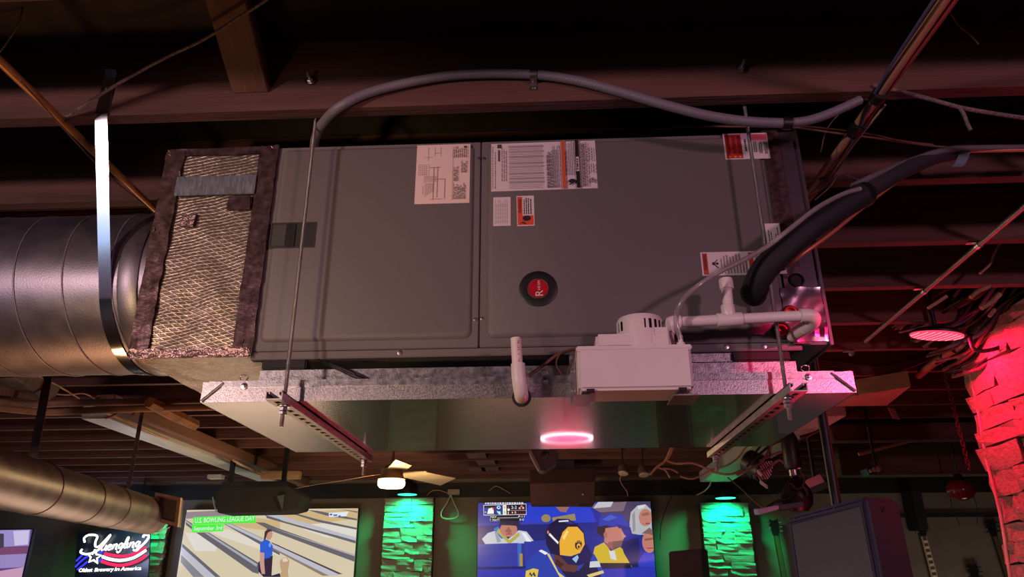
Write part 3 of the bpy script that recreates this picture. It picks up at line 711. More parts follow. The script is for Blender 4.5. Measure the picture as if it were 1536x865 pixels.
MB().tube([lp1[-1]-Vector((.01, .006, .006)), lp1[-1]+Vector((.012, .008, .007))], .035, 18).build('sleeve_joint_tape', black_pl, ref, smooth=60)
cable('copper_line', [at(1178, 402, FY), at(1184, 396, 1.80), at(1205, 380, 1.77), at(1250, 347, 1.78), at(1300, 306, 1.82), at(1350, 268, 1.88), at(1385, 240, 1.93), az(1405, 231, 1.19), az(1440, 227, 1.205), az(1536, 225, 1.215), az(1620, 224, 1.215)], .0055, copper,
      'thin reddish copper line running beside the black insulated line', 'pipe', n=10)
cable('line_sleeve', [at(1280, 279, 1.80), at(1320, 260, 1.84), at(1370, 240, 1.90), az(1420, 225, 1.19), az(1470, 222, 1.215), az(1545, 221, 1.225), az(1620, 220, 1.225)], .0095, mat('grey_sleeve', (92, 84, 92), .7), 'grey sleeved line lying above the black insulated line', 'pipe', n=10)
bt = MB().ribbon([at(1447, 222, 1.985), at(1446, 232, 1.97), at(1441, 243, 1.97), at(1436, 250, 1.975)], (1, .1, .1), .036, .002, sm=4)
tag(bt.build('tape_tail', mat('blue_grey_tape', (84, 96, 108), .5)), 'blue grey tape tail hanging from the line bundle', 'tape')
tag(MB().tube([at(1436, 228, 2.0), at(1456, 224, 2.01)], .024, 14).build('tape_wrap', black_pl, smooth=60), 'black tape wrapped round the copper and grey lines', 'tape')

# ------------------------------------------------------------------ grey conduit arching over the unit
YC = yj1-.017
fc = thing('flexible_conduit', 'grey flexible conduit arching across joist above the unit', 'conduit', (.0, YC, 1.1))
pts = [at(471, 222, 1.90), at(474, 205, 1.84), at(484, 185, 1.76), at(510, 160, YC), at(560, 137, YC), at(650, 117, YC), at(720, 111, YC), at(800, 112, YC), at(860, 120, YC), at(920, 135, YC), at(1000, 158, YC), at(1060, 173, YC), at(1120, 182, YC), at(1180, 185, YC)]
MB().tube(pts, .0135, 14, 8).build('conduit_run', conduit_m, fc, smooth=60)
MB().tube([at(1180, 185, YC), at(1215, 180, YC), at(1250, 168, YC+.0), at(1290, 150, YC)], .0125, 14, 8).build('conduit_run', conduit_m, fc, smooth=60)
MB().tube([at(1174, 185, YC), at(1187, 185, YC)], .0175, 14).build('tape_wrap', black_pl, fc, smooth=60)
p = at(800, 112, YC)
m = MB(); arc = [Vector((p.x, YC+.016*math.sin(math.radians(a))*-1, p.z+.016*math.cos(math.radians(a)))) for a in range(0, 181, 20)]
m.ribbon([Vector((p.x, yj1-.001, p.z+.017))]+arc+[Vector((p.x, yj1-.002, p.z-.019)), Vector((p.x, yj1-.002, p.z-.040))], (1, 0, 0), .019, .002)
cl = m.build('conduit_clamp', zinc_p, smooth=40); tag(cl, 'shiny one hole clamp holding the grey conduit to the joist', 'clamp')
screw((p.x, yj1-.003, p.z-.031), cl, r=.004)

# pipes that run away from the viewer under the joists
cable('copper_pipe', [(-1.345, 1.15, 1.222), (-1.352, 3.3, 1.222)], .0115, pipe_or, 'straight brownish pipe passing behind the hanging strap', 'pipe', n=14)
cable('thin_wire', [(-1.33, 1.5, 1.208), (-1.345, 1.9, 1.19), (-1.33, 2.15, 1.19), (-1.34, 2.6, 1.21)], .0022, cable_br, 'thin brown wire sagging under the brownish pipe', 'wire')
pb = thing('pipe_bundle', 'tan pipe with taped cables running under joists beside the shiny collar', 'pipe', (.9, 2.0, 1.17))
MB().tube([(.915, .9, 1.205), (.905, 1.72, 1.205), (.888, 2.25, 1.20), (.88, 3.6, 1.205)], .0125, 12).build('pipe_run', pole_m, pb, smooth=60)
MB().tube([(.938, .9, 1.20), (.926, 1.4, 1.196), (.918, 1.7, 1.200), (.915, 1.95, 1.19), (.898, 2.3, 1.19), (.895, 3.5, 1.20)], .0055, 8, 6).build('red_cable', mat('red_cable', (150, 60, 58), .6), pb, smooth=60)
MB().tube([(.890, .9, 1.203), (.880, 1.3, 1.197), (.888, 1.65, 1.20), (.91, 1.9, 1.182), (.915, 2.1, 1.185), (.90, 2.4, 1.20), (.89, 3.5, 1.20)], .0042, 8, 6).build('blue_cable', cable_bl, pb, smooth=60)
MB().tube([(.93, 1.7, 1.19), (.90, 1.92, 1.17), (.91, 2.1, 1.188), (.87, 2.25, 1.183), (.875, 2.5, 1.20)], .003, 8, 6).build('yellow_cable', cable_t, pb, smooth=60)
for y, l in ((1.66, .030), (1.80, .05), (2.08, .015)):
    MB().tube([(.905, y, 1.201), (.903, y+l, 1.201)], .021, 12).build('tape_wrap', black_pl, pb, smooth=60)
ec = thing('steel_conduit', 'thin steel conduit clipped under the joists beside the cable tangle', 'conduit', (1.72, 3.0, 1.2))
MB().tube([(1.665, 1.6, 1.222), (1.705, 2.6, 1.222), (1.755, 3.93, 1.222)], .0105, 12).build('conduit_run', emt_m, ec, smooth=60)
for i in (3, 4, 6):
    y = ZJ*(1.376+.392*(i-1))+.02; x = 1.665+(y-1.6)*.0386
    MB().tube([(x, y-.012, 1.222), (x, y+.012, 1.222)], .0135, 12).build('clip', zinc_p, ec, smooth=60)
    MB().box(x-.045, y-.010, ZJ-.010, x-.008, y+.010, ZJ-.004).build('clip_tab', zinc_p, ec)

# loose wires near the ceiling
cable('dusty_cable', [at(100, 175, 1.66), at(170, 130, 1.64), at(245, 88, 1.58), at(300, 62, 1.52), at(360, 25, 1.46), at(405, -5, 1.40), at(470, -60, 1.3)], .0042, cable_g, 'dusty grey cable slanting across joist to the bridging brace')
cable('thin_wire', [at(33, -40, 1.5), at(34, 0, 1.52), at(30, 30, 1.54), at(14, 58, 1.56), at(-4, 82, 1.58), at(-30, 110, 1.6)], .0026, cable_g, 'thin looping wire above the end of the brownish pipe', 'wire')
cable('dusty_cable', [at(-20, 236, 2.3), at(20, 212, 2.3), at(60, 192, 2.3), at(95, 170, 2.3)], .005, cable_g, 'dusty grey cable behind joist beside the brownish pipe')
cable('dusty_cable', [at(1310, 128, 1.70), at(1350, 137, 1.69), at(1400, 150, 1.69), at(1440, 161, 1.70), at(1490, 170, 1.72), at(1560, 180, 1.76)], .0058, cable_g, 'furry dust covered cable sagging below joist beside the tan pipe')
cable('cobweb_tail', [at(1440, 162, 1.70), at(1446, 172, 1.70), at(1451, 185, 1.70), at(1456, 195, 1.70)], .005, cable_g, 'clump of dust hanging from the furry cable', 'dust')
cable('dusty_cable', [at(1330, 136, 1.80), at(1400, 134, 1.80), at(1450, 137, 1.80), at(1490, 140, 1.80), at(1545, 138, 1.82)], .0065, cable_g, 'dusty grey cable lying along the lower joist edge')
cable('thin_wire', [Vector((at(1420, 5, 1.5).x, 1.5, DECK)), at(1420, 5, 1.5), at(1436, 35, 1.55), at(1455, 52, 1.58), at(1468, 66, 1.60)], .002, cable_g, 'faint thin wire curling in the dark beside tan pipe', 'wire')
cable('brown_wire', [at(980, 195, 1.92), at(1040, 190, 1.9), at(1110, 190, 1.86), at(1180, 190, 1.82), at(1250, 199, 1.84), at(1320, 208, 1.88), at(1400, 219, 1.95), at(1440, 221, 1.99)], .0032, cable_br, 'brown wire running from the unit top to the line bundle', 'wire')
cable('brown_wire', [at(1000, 193, 1.94), at(1100, 186, 1.88), at(1190, 188, 1.83), at(1300, 200, 1.88), at(1345, 210, 1.92), at(1400, 217, 1.97)], .0026, cable_br, 'second brown wire looping over the tan pipe', 'wire')
cable('thin_wire', [at(1290, 150, 1.74), at(1262, 168, 1.8), at(1240, 195, 1.85), at(1231, 228, 1.9)], .0016, cable_g, 'thin grey wire dropping from conduit end beside tan pipe', 'wire')
cable('thin_wire', [at(1290, 270, 2.1), at(1260, 262, 2.1), at(1245, 280, 2.1), at(1222, 300, 2.1)], .002, cable_g, 'thin grey wire crossing behind the collar', 'wire')
# cords under the unit
cable('black_lead', [at(480, 540, 1.93), at(497, 548, 1.86), at(515, 556, 1.84), at(530, 563, 1.83), at(548, 570, 1.83)], .0052, cable_b, 'black cord slipping into drain pan near the rod', 'cord')
cable('black_lead', [at(470, 536, 1.93), at(495, 545, 1.86), at(512, 552, 1.84), at(530, 560, 1.83), at(540, 568, 1.83)], .004, cable_b, 'second black cord slipping into drain pan near the rod', 'cord')
cable('brown_lead', [at(792, 563, 1.80), at(805, 555, 1.80), at(822, 542, 1.81), at(838, 531, 1.82), at(860, 524, 1.83), at(880, 522, 1.83)], .0042, cable_br, 'brown cord rising from the pan beside the white stub', 'cord')
cable('brown_lead', [at(842, 560, 1.80), at(836, 550, 1.80), at(835, 540, 1.81), at(843, 528, 1.82), at(858, 523, 1.82)], .0022, cable_br, 'thin brown cord looping between stub and pump', 'cord')
cable('brown_lead', [at(852, 560, 1.79), at(855, 550, 1.78), at(862, 537, 1.79), at(870, 528, 1.81)], .0022, cable_br, 'thin brown cord beside the pump bracket', 'cord')

# ------------------------------------------------------------------ stone work
def stone_mesh(k):
    bm = bmesh.new(); bmesh.ops.create_cube(bm, size=1); bmesh.ops.subdivide_edges(bm, edges=bm.edges[:], cuts=1, use_grid_fill=True)
    rnd = random.Random(k)
    for v in bm.verts:
        v.co += Vector((rnd.uniform(-.035, .035), rnd.uniform(-.20, .20) if v.co.y < 0 else 0, rnd.uniform(-.09, .09)))
    me = bpy.data.meshes.new('stone'); bm.to_mesh(me); bm.free(); me.materials.append(stone)
    return me
STONES = [stone_mesh(k) for k in range(8)]
def stone_face(parent, x0, x1, y, z0, z1, row, ln, depth, rnd, ax=0):
    """courses of split stones on a face: ax 0 looks to -y, ax 1 looks to -x"""
    z = z0
    while z < z1-.01:
        h = min(row*rnd.uniform(.75, 1.3), z1-z); x = x0
        while x < x1-.01:
            l = min(ln*rnd.uniform(.55, 1.5), x1-x)
            if x1-(x+l) < ln*.3: l = x1-x
            o = bpy.data.objects.new('stone', STONES[rnd.randrange(8)]); C.objects.link(o); o.parent = parent
            dd = depth*rnd.uniform(.55, 1.25)
            if ax == 0: c = Vector((x+l/2, y-dd/2+.01, z+h/2)); o.scale = (l*.985, dd+.02, h*.93)
            else: c = Vector((y-dd/2+.01, x+l/2, z+h/2)); o.scale = (l*.985, dd+.02, h*.93); o.rotation_euler = (0, 0, -math.pi/2)
            o.location = c-WL[parent.name]
            x += l
        z += h
rs = random.Random(3)
def column(cx, w, zt, lab):
    t = thing('stone_column', lab, 'column', (cx, WALL_Y-.1, -EYE))
    MB().box(cx-w/2, WALL_Y-.12, -EYE, cx+w/2, WALL_Y-.001, zt).build('backing', mortar, t)
    stone_face(t, cx-w/2, cx+w/2, WALL_Y-.12, -EYE, zt, .072, .24, .05, rs)
    return t
column(-1.745, .62, 1.03, 'stacked stone wall strip lit green between the two big screens')
column(2.19, .58, .93, 'stacked stone wall strip lit green beside the leaning guitars')
column(-5.15, .66, .82, 'stacked stone wall strip lit green behind the neon sign')
pil = thing('stone_pillar', 'thick stacked stone pillar lit bright red beside the red lamp', 'pillar', (2.6, 3.4, -EYE))
MB().box(2.26, 2.9, -EYE, 3.0, 3.90, ZJ-.001).build('backing', mortar, pil)
rs = random.Random(11)
stone_face(pil, 2.22, 3.0, 2.9, -.55, ZJ-.03, .10, .28, .045, rs, 0)
stone_face(pil, 2.9, 3.92, 2.26, -.55, ZJ-.03, .10, .28, .045, rs, 1)

# ------------------------------------------------------------------ lamps
def disc_lamp(c, axis, r, lab, core, name='led_lamp'):
    c = Vector(c); ax = Vector(axis).normalized()
    t = thing(name, lab, 'lamp', c-Vector((0, 0, .03)))
    MB().lathe([(r*.3, -.04), (r*.8, -.022), (r, -.007), (r, .001), (r*.95, .002)], c, ax, 40).build('housing', black_pl, t)
    lens = MB().lathe([(r*.95, -.003), (r*.94, .007), (r*.5, .0085), (r*.001, .009)], c, ax, 40).build('lens', core, t)
    return t, lens
red_core = emit('red_led_glow', (255, 62, 92), 1.6)
LR = at(1405, 502, 3.6)
lax = Vector((-.13, .15, -1)).normalized()
t, lens = disc_lamp(LR, lax, .126, 'glowing red disc lamp hung over the stone pillar', red_core)
x_ = Vector((1, 0, -.13)).normalized(); y_ = lax.cross(x_).normalized()
for k in range(-4, 5):
    c = LR+x_*(k*.026)+lax*.0085; hl = math.sqrt(max(.001, .115**2-(k*.026)**2))*.9
    MB().tube([c-y_*hl, c+y_*hl], .0018, 6).build('lens_rib', emit('rib_glow', (255, 150, 160), 1.6), t)
MB().cyl(LR+Vector((.0, 0, .05)), (LR.x, LR.y, DECK), .012, 12).build('stem', black_pl, t)
spot('red_lamp_light', LR+lax*.03, LR+Vector((.9, -.25, -1)), 84, (1, .004, .045), 112, .35, .06)
point('red_lamp_spill', LR+Vector((-.02, -.05, -.06)), 1.2, (1, .03, .10), .12)
# red stage lamp aimed up below the frame; its disc shows in the underside of the pan
t, lens = disc_lamp((.135, 4.75, -.004), (0, 0, 1), .165, 'red stage lamp on a stand facing straight up', emit('red_up_glow', (255, 40, 84), 9))
MB().lathe([(.168, -.0), (.168, .006), (.150, .008), (.136, .0)], (.135, 4.75, -.004), (0, 0, 1), 40, False).build('bright_ring', emit('ring_glow', (255, 185, 200), 14), t)
MB().cyl((.135, 4.75, -.1), (.135, 4.75, -EYE+.02), .018, 12).build('stand_pole', black_pl, t)
MB().lathe([(.25, 0), (.25, .015), (.05, .025)], (.135, 4.75, -EYE), (0, 0, 1), 24).build('stand_base', black_pl, t)
spot('red_stage_light', (.135, 4.75, -.02), (.135, 4.70, 1), 150, (1, .03, .07), 115, .8, .15)
# green spot cans above the stone strips
def green_can(x, z, lab, e):
    y = WALL_Y-.36
    t = thing('green_spot', lab, 'lamp', (x, y, z))
    MB().lathe([(.125, .0), (.125, .02), (.105, .10), (.06, .16), (.02, .18)], (x, y, z), (0, 0, 1), 28).build('can', black_pl, t)
    MB().lathe([(.118, -.002), (.118, .002), (.001, .003)], (x, y, z-.004), (0, 0, 1), 28).build('lens', emit('green_led_glow', (60, 255, 190), 2.2), t)
    MB().cyl((x, y, z+.17), (x, y, DECK), .012, 10).build('stem', black_pl, t)
    spot('green_can_light', (x, y, z-.02), (x, y+.30, z-1.0), e, (.0, 1, .33), 150, .6, .08)
green_can(-1.735, 1.045, 'green spot can over the strip between the screens', 150)
green_can(2.17, .965, 'green spot can over the strip beside the leaning guitars', 150)
green_can(-5.1, .90, 'green spot can behind the far duct end', 60)
# ceiling fan with a lit bowl
fan = thing('ceiling_fan', 'ceiling fan with glowing white bowl lamp and pale blades', 'fan', (-1.345, 6.5, .77))
fc_ = at(587, 726, 6.5)
MB().lathe([(.05, 0), (.10, .006), (.118, .03), (.118, .06), (.10, .075)], (fc_.x, 6.5, fc_.z-.035), (0, 0, 1), 28).build('lamp_bowl', emit('warm_bowl', (255, 206, 140), 12), fan)
MB().lathe([(.12, 0), (.10, .03), (.09, .09), (.05, .12), (.015, .13), (.015, DECK-fc_.z-.04)], (fc_.x, 6.5, fc_.z+.04), (0, 0, 1), 24).build('motor', mat('fan_glow_metal', (150, 126, 98), .5), fan)  # motor colour paled to stand for the bowl's glow
zb = at(600, 700, 6.5).z-.03
bl_m = mat('fan_blade_wood', (150, 134, 112), .6, var=.15, scale=5)
for q in ([(578, 706), (594, 689), (618, 698), (602, 711)], [(603, 709), (640, 708), (684, 717), (661, 728), (606, 716)]):
    pp = [az(a, b, zb) for a, b in q]; MB().prism(pp, (0, 0, .012)).build('blade', bl_m, fan, bevel=.002)
    MB().tube([(fc_.x, 6.5, zb+.02), (pp[0]+pp[-1])/2+Vector((0, 0, .016))], .012, 8).build('blade_iron', MATS['fan_glow_metal'], fan)
point('fan_lamp_light', (fc_.x, 6.5, fc_.z-.09), 60, (1, .66, .32), .08)

# ------------------------------------------------------------------ screens
glow = print_mat('screen_glow', 1.0)
def tv(name, lab, x0, x1, z0, z1, y, polys):
    t = thing(name, lab, 'screen', ((x0+x1)/2, y+.03, z0))
    MB().box(x0-.012, y+.004, z0-.012, x1+.012, y+.06, z1+.012).build('bezel', black_pl, t, bevel=.004)
    def mp(u, v, l): p = at(u, v, y); return Vector((min(max(p.x, x0), x1), y-l-.0005, min(max(p.z, z0), z1)))
    full = [((at_px(x0, z0, y)), (at_px(x1, z0, y)), (at_px(x1, z1, y)), (at_px(x0, z1, y)))]
    return t, flat_print('picture', [(polys[0], list(full[0]))] + polys[1:], mp, glow, t, .0004)
def at_px(x, z, y):
    P = Vector((x, y, z)); dd = P.dot(_f); return (768+FPX*P.dot(_r)/dd, 432.5-FPX*P.dot(_u)/dd)
SY = 9.62
SK = (188, 122, 108)
bp_ = [(36, 46, 150)]
bp_ += [((70, 62, 92), [(900, 752), (975, 748), (980, 800), (905, 795)]), ((120, 100, 112), [(880, 756), (940, 752), (935, 766), (900, 768)]), ((188, 190, 200), [(897, 752), (920, 751), (916, 760), (890, 762)]),
        ((40, 62, 200), [(793, 757), (884, 756), (898, 792), (780, 795)]), ((150, 104, 96), [(831, 757), (856, 756), (849, 768), (840, 767)]),
        ((150, 132, 90), ell(819, 777, 7, 6)), ((150, 132, 90), [(828, 776), (862, 770), (864, 780), (830, 783)]),
        ((30, 40, 130), [(716, 787), (985, 781), (986, 795), (716, 800)]), ((34, 44, 140), [(716, 800), (986, 792), (987, 866), (716, 866)]),
        ((50, 60, 168), [(716, 785), (840, 782), (840, 785), (716, 788)]),
        ((28, 36, 110), [(716, 790), (830, 786), (830, 814), (716, 816)]),
        ((196, 198, 210), [(723, 808), (732, 799), (742, 796), (760, 810), (778, 795), (790, 797), (803, 814), (728, 816)]),
        ((50, 110, 200), [(740, 793), (747, 789), (758, 806), (752, 808)]), ((176, 170, 70), [(748, 792), (764, 810), (778, 798), (780, 803), (764, 816), (745, 797)]),
        (SK, ell(763, 794, 13, 11)), ((38, 36, 60), [(748, 787), (752, 779), (776, 778), (782, 789), (770, 788)]),
        ((40, 54, 160), [(717, 816), (776, 814), (776, 850), (717, 852)]), ((48, 100, 190), [(776, 814), (782, 815), (783, 850), (777, 852)]), ((170, 140, 60), [(779, 830), (784, 830), (784, 850), (780, 852)]),
        ((40, 52, 156), [(786, 812), (840, 808), (838, 845), (788, 850)]), ((24, 30, 100), [(716, 850), (986, 846), (987, 852), (716, 855)]),
        ((44, 50, 170), [(716, 854), (986, 850), (987, 866), (716, 866)]),
        ((176, 178, 184), [(944, 785), (946, 768), (956, 758), (968, 756), (978, 764), (978, 800), (960, 802), (948, 800)]), (SK, ell(968, 776, 10, 13)), ((176, 178, 184), [(944, 790), (950, 765), (958, 765), (957, 795)]),
        ((40, 60, 170), [(897, 790), (900, 775), (916, 769), (934, 772), (942, 785), (945, 793), (930, 790), (912, 788)]), ((40, 32, 40), [(895, 790), (912, 787), (914, 800), (905, 806), (896, 800)]),
        (SK, [(908, 792), (930, 789), (937, 803), (932, 817), (918, 822), (906, 812)]), ((150, 92, 82), [(914, 812), (932, 817), (918, 824), (908, 818)]),
        ((206, 176, 40), [(886, 846), (892, 820), (906, 813), (916, 826), (930, 820), (950, 838), (948, 850), (890, 850)]), ((210, 210, 215), [(913, 826), (922, 826), (925, 840), (916, 838)]), ((30, 32, 46), [(900, 844), (945, 844), (948, 852), (900, 853)]),
        ((30, 34, 90), [(930, 812), (958, 806), (960, 850), (948, 850), (936, 830)]),
        (SK, ell(974, 812, 11, 17)), ((120, 96, 92), [(962, 800), (974, 791), (986, 795), (985, 803), (972, 800)]), ((46, 60, 190), [(957, 842), (966, 828), (987, 830), (988, 850), (958, 850)]),
        ((150, 92, 84), [(757, 797), (763, 790), (768, 797), (764, 800)]), ((150, 60, 66), rect(759, 800, 768, 801.4)), ((44, 52, 140), [(717, 822), (776, 820), (776, 822), (717, 824)]), ((44, 52, 140), [(717, 832), (776, 830), (776, 832), (717, 834)]), ((44, 56, 150), [(786, 820), (820, 818), (820, 820), (786, 822)]),
        ((200, 140, 122), [(931, 797), (939, 804), (934, 808)]), ((120, 84, 78), [(918, 812), (934, 810), (932, 819), (920, 822)]), ((170, 104, 94), ell(908, 802, 3, 4.5)), ((70, 90, 190), [(903, 779), (916, 772), (926, 776), (912, 781)]), ((28, 40, 120), [(924, 786), (944, 790), (945, 794), (928, 792)]),
        ((150, 96, 90), [(962, 770), (972, 768), (974, 772), (963, 774)]), ((140, 70, 74), rect(968, 784, 975, 786)), ((140, 142, 150), [(948, 772), (952, 766), (953, 796), (949, 798)]), ((210, 212, 216), [(956, 759), (968, 757), (966, 761), (957, 764)]),
        ((140, 86, 82), [(966, 808), (980, 806), (981, 809), (967, 811)]), ((140, 70, 74), rect(970, 821, 980, 822.6)), ((150, 154, 166), [(742, 798), (746, 797), (752, 812), (746, 814)]), ((230, 232, 240), [(782, 798), (788, 799), (797, 812), (790, 812)]),
        # the batter
        ((36, 62, 168), [(786, 866), (790, 842), (806, 827), (828, 822), (850, 832), (880, 820), (892, 832), (902, 850), (908, 866)]), ((20, 24, 64), [(838, 850), (868, 856), (882, 838), (893, 845), (902, 866), (850, 866)]),
        ((216, 196, 120), [(820, 830), (824, 830), (838, 858), (848, 866), (840, 866)]), ((216, 196, 120), [(880, 862), (904, 855), (906, 859), (884, 866)]), ((200, 206, 214), [(885, 842), (898, 841), (901, 850), (884, 851)]), ((230, 230, 235), [(808, 826), (812, 824), (822, 829), (818, 832)]),
        ((220, 190, 70), [(789, 856), (800, 852), (808, 854), (806, 866), (788, 866)]), ((30, 40, 90), [(793, 864), (795, 857), (798, 862), (801, 857), (804, 864), (801, 864), (800, 861), (797, 865), (795, 861)]),
        ((92, 52, 48), [(830, 828), (846, 836), (868, 850), (862, 858), (845, 856), (832, 846)]), ((60, 34, 36), [(834, 838), (846, 846), (840, 852), (833, 846)]),
        ((22, 20, 62), [(819, 815), (819, 798), (824, 786), (836, 778), (852, 778), (866, 786), (876, 800), (879, 818), (870, 830), (842, 834), (826, 830)]), ((46, 50, 120), [(840, 779), (852, 779), (862, 786), (850, 785)]),
        ((232, 172, 50), [(840, 832), (839, 812), (844, 798), (852, 790), (866, 790), (875, 800), (877, 816), (870, 829), (856, 834)]), ((248, 214, 120), [(843, 806), (850, 795), (853, 797), (846, 810)]),
        ((24, 26, 84), [(840, 834), (858, 834), (872, 828), (880, 816), (889, 832), (884, 842), (868, 848), (852, 846)]), ((150, 190, 220), [(858, 838), (866, 832), (868, 836), (864, 844)]),
        ((40, 30, 40), ell(867.5, 817, 5.2, 7, 14, .2)), ((232, 172, 50), ell(868, 819, 3.2, 4.2, 12)), ((40, 30, 40), ell(868, 820, 1.6, 2, 10)),
        ((232, 172, 50), rect(864.2, 809, 865.2, 814)), ((232, 172, 50), rect(866.8, 808.6, 867.8, 813.6)), ((232, 172, 50), rect(869.4, 809, 870.4, 814)),
        ((230, 120, 110), ell(822, 798, 1.4, 2.6, 10)), ((235, 235, 240), [(823, 802), (825, 800), (838, 813), (837, 816)]), ((230, 230, 240), [(838, 781), (852, 780), (853, 782), (838, 783)]),
        # score box
        ((225, 225, 232), [(725.5, 757.5), (789.5, 755.5), (789.8, 772), (725.8, 773)]), ((18, 22, 34), [(726.3, 758.3), (789, 756.3), (789.2, 771.2), (726.5, 772.2)]),
        ((36, 66, 150), [(726.8, 761.5), (736, 761.3), (731, 772), (727, 772)]), ((210, 60, 70), [(737, 761), (741.3, 761), (741.5, 766)]), ((240, 240, 245), [(733, 763), (738, 761.5), (741, 766), (741, 770.5), (731, 770.8)]), ((230, 230, 240), ell(728.6, 768.2, 1, .8, 8)),
        ((20, 60, 140), [(742.5, 758.5), (753.8, 758), (754, 772), (742.7, 772.5)]), ((190, 220, 235), ell(748.2, 761.2, 3, 2.6, 12)), ((20, 60, 140), ell(748.5, 761, 1.4, 1.2, 8)), ((180, 225, 245), [(745, 766), (748, 767), (751, 767), (751.5, 772), (748, 771)]),
        ((236, 236, 226), [(754.3, 757.8), (759.8, 757.6), (760, 772.5), (754.5, 772.6)]), ((200, 190, 150), rect(756, 759.5, 758.2, 763)), ((200, 190, 150), rect(756.1, 766.5, 758.3, 770.5)),
        ((230, 235, 240), [(761, 763), (765, 763), (764.5, 766.5), (761.8, 766.5)]), ((200, 50, 50), [(761.5, 762), (763, 758.5), (764, 762)]), ((230, 230, 235), rect(762, 768, 763.4, 771)),
        ((230, 110, 110), [(780, 760.5), (782.6, 757.3), (785.2, 760.5)]), ((230, 170, 170), ell(779.8, 762.3, 1.8, 1.5, 10)), ((230, 170, 170), ell(785, 762, 1.8, 1.5, 10)),
        ((180, 180, 190), rect(766, 765.2, 789, 765.8)), ((70, 20, 28), rect(766, 766.3, 788.8, 771)), ((200, 60, 66), ell(768.6, 768.6, 1.5, 1.5, 10)),
        ((18, 20, 34), [(735, 773.2), (786, 772), (786, 781), (735, 782)]), ((200, 200, 210), [(746, 776.6), (778, 776), (778, 776.7), (746, 777.3)])]
hx0 = 728.
for k, w_ in enumerate((2.2, 3, 1.6, 2.6, 3.4, 2.0, 2.8, 3.2, 1.4, 2.4, 3.0, 2.2, 3.4, 1.8, 2.6, 3.0)):
    bp_.append(((214, 214, 224), rect(hx0, 753.6, hx0+w_, 756.2))); hx0 += w_+1.1
t, pic = tv('baseball_screen', 'big wall screen showing a baseball batter in a yellow and navy helmet', -.871, 1.288, -.26, .955, SY, bp_)
wt = emit('screen_white', (240, 240, 245), 1.0)
XH, ZH = (1, 0, -.008), (0.008, 0, 1)
def scr_text(s, px, py, w_px, size_px, par, m=wt, y=SY-.05, rot=0):
    p = at(px, py, y); k = y/FPX*1.04
    c, s_ = math.cos(rot), math.sin(rot)
    text_mesh('screen_lettering', s, p, (c, 0, s_), (-s_, 0, c), size_px*k, m, par, .0001, width=w_px*k)
scr_text('2-2', 771, 760.8, 7.5, 5.5, t); scr_text('0', 773, 768.5, 2, 4.5, t); scr_text('1', 768.6, 768.6, .8, 3, t)
scr_text('MAY', 740, 775.3, 8.5, 4.2, t); scr_text('T. PRATT', 742, 780, 14, 4.2, t); scr_text('P:11', 782.5, 774.5, 8, 4.2, t); scr_text('0-0', 782.5, 779, 6, 4.2, t)
scr_text('STRAUSS', 830.2, 807, 17, 4, t, rot=-.80)

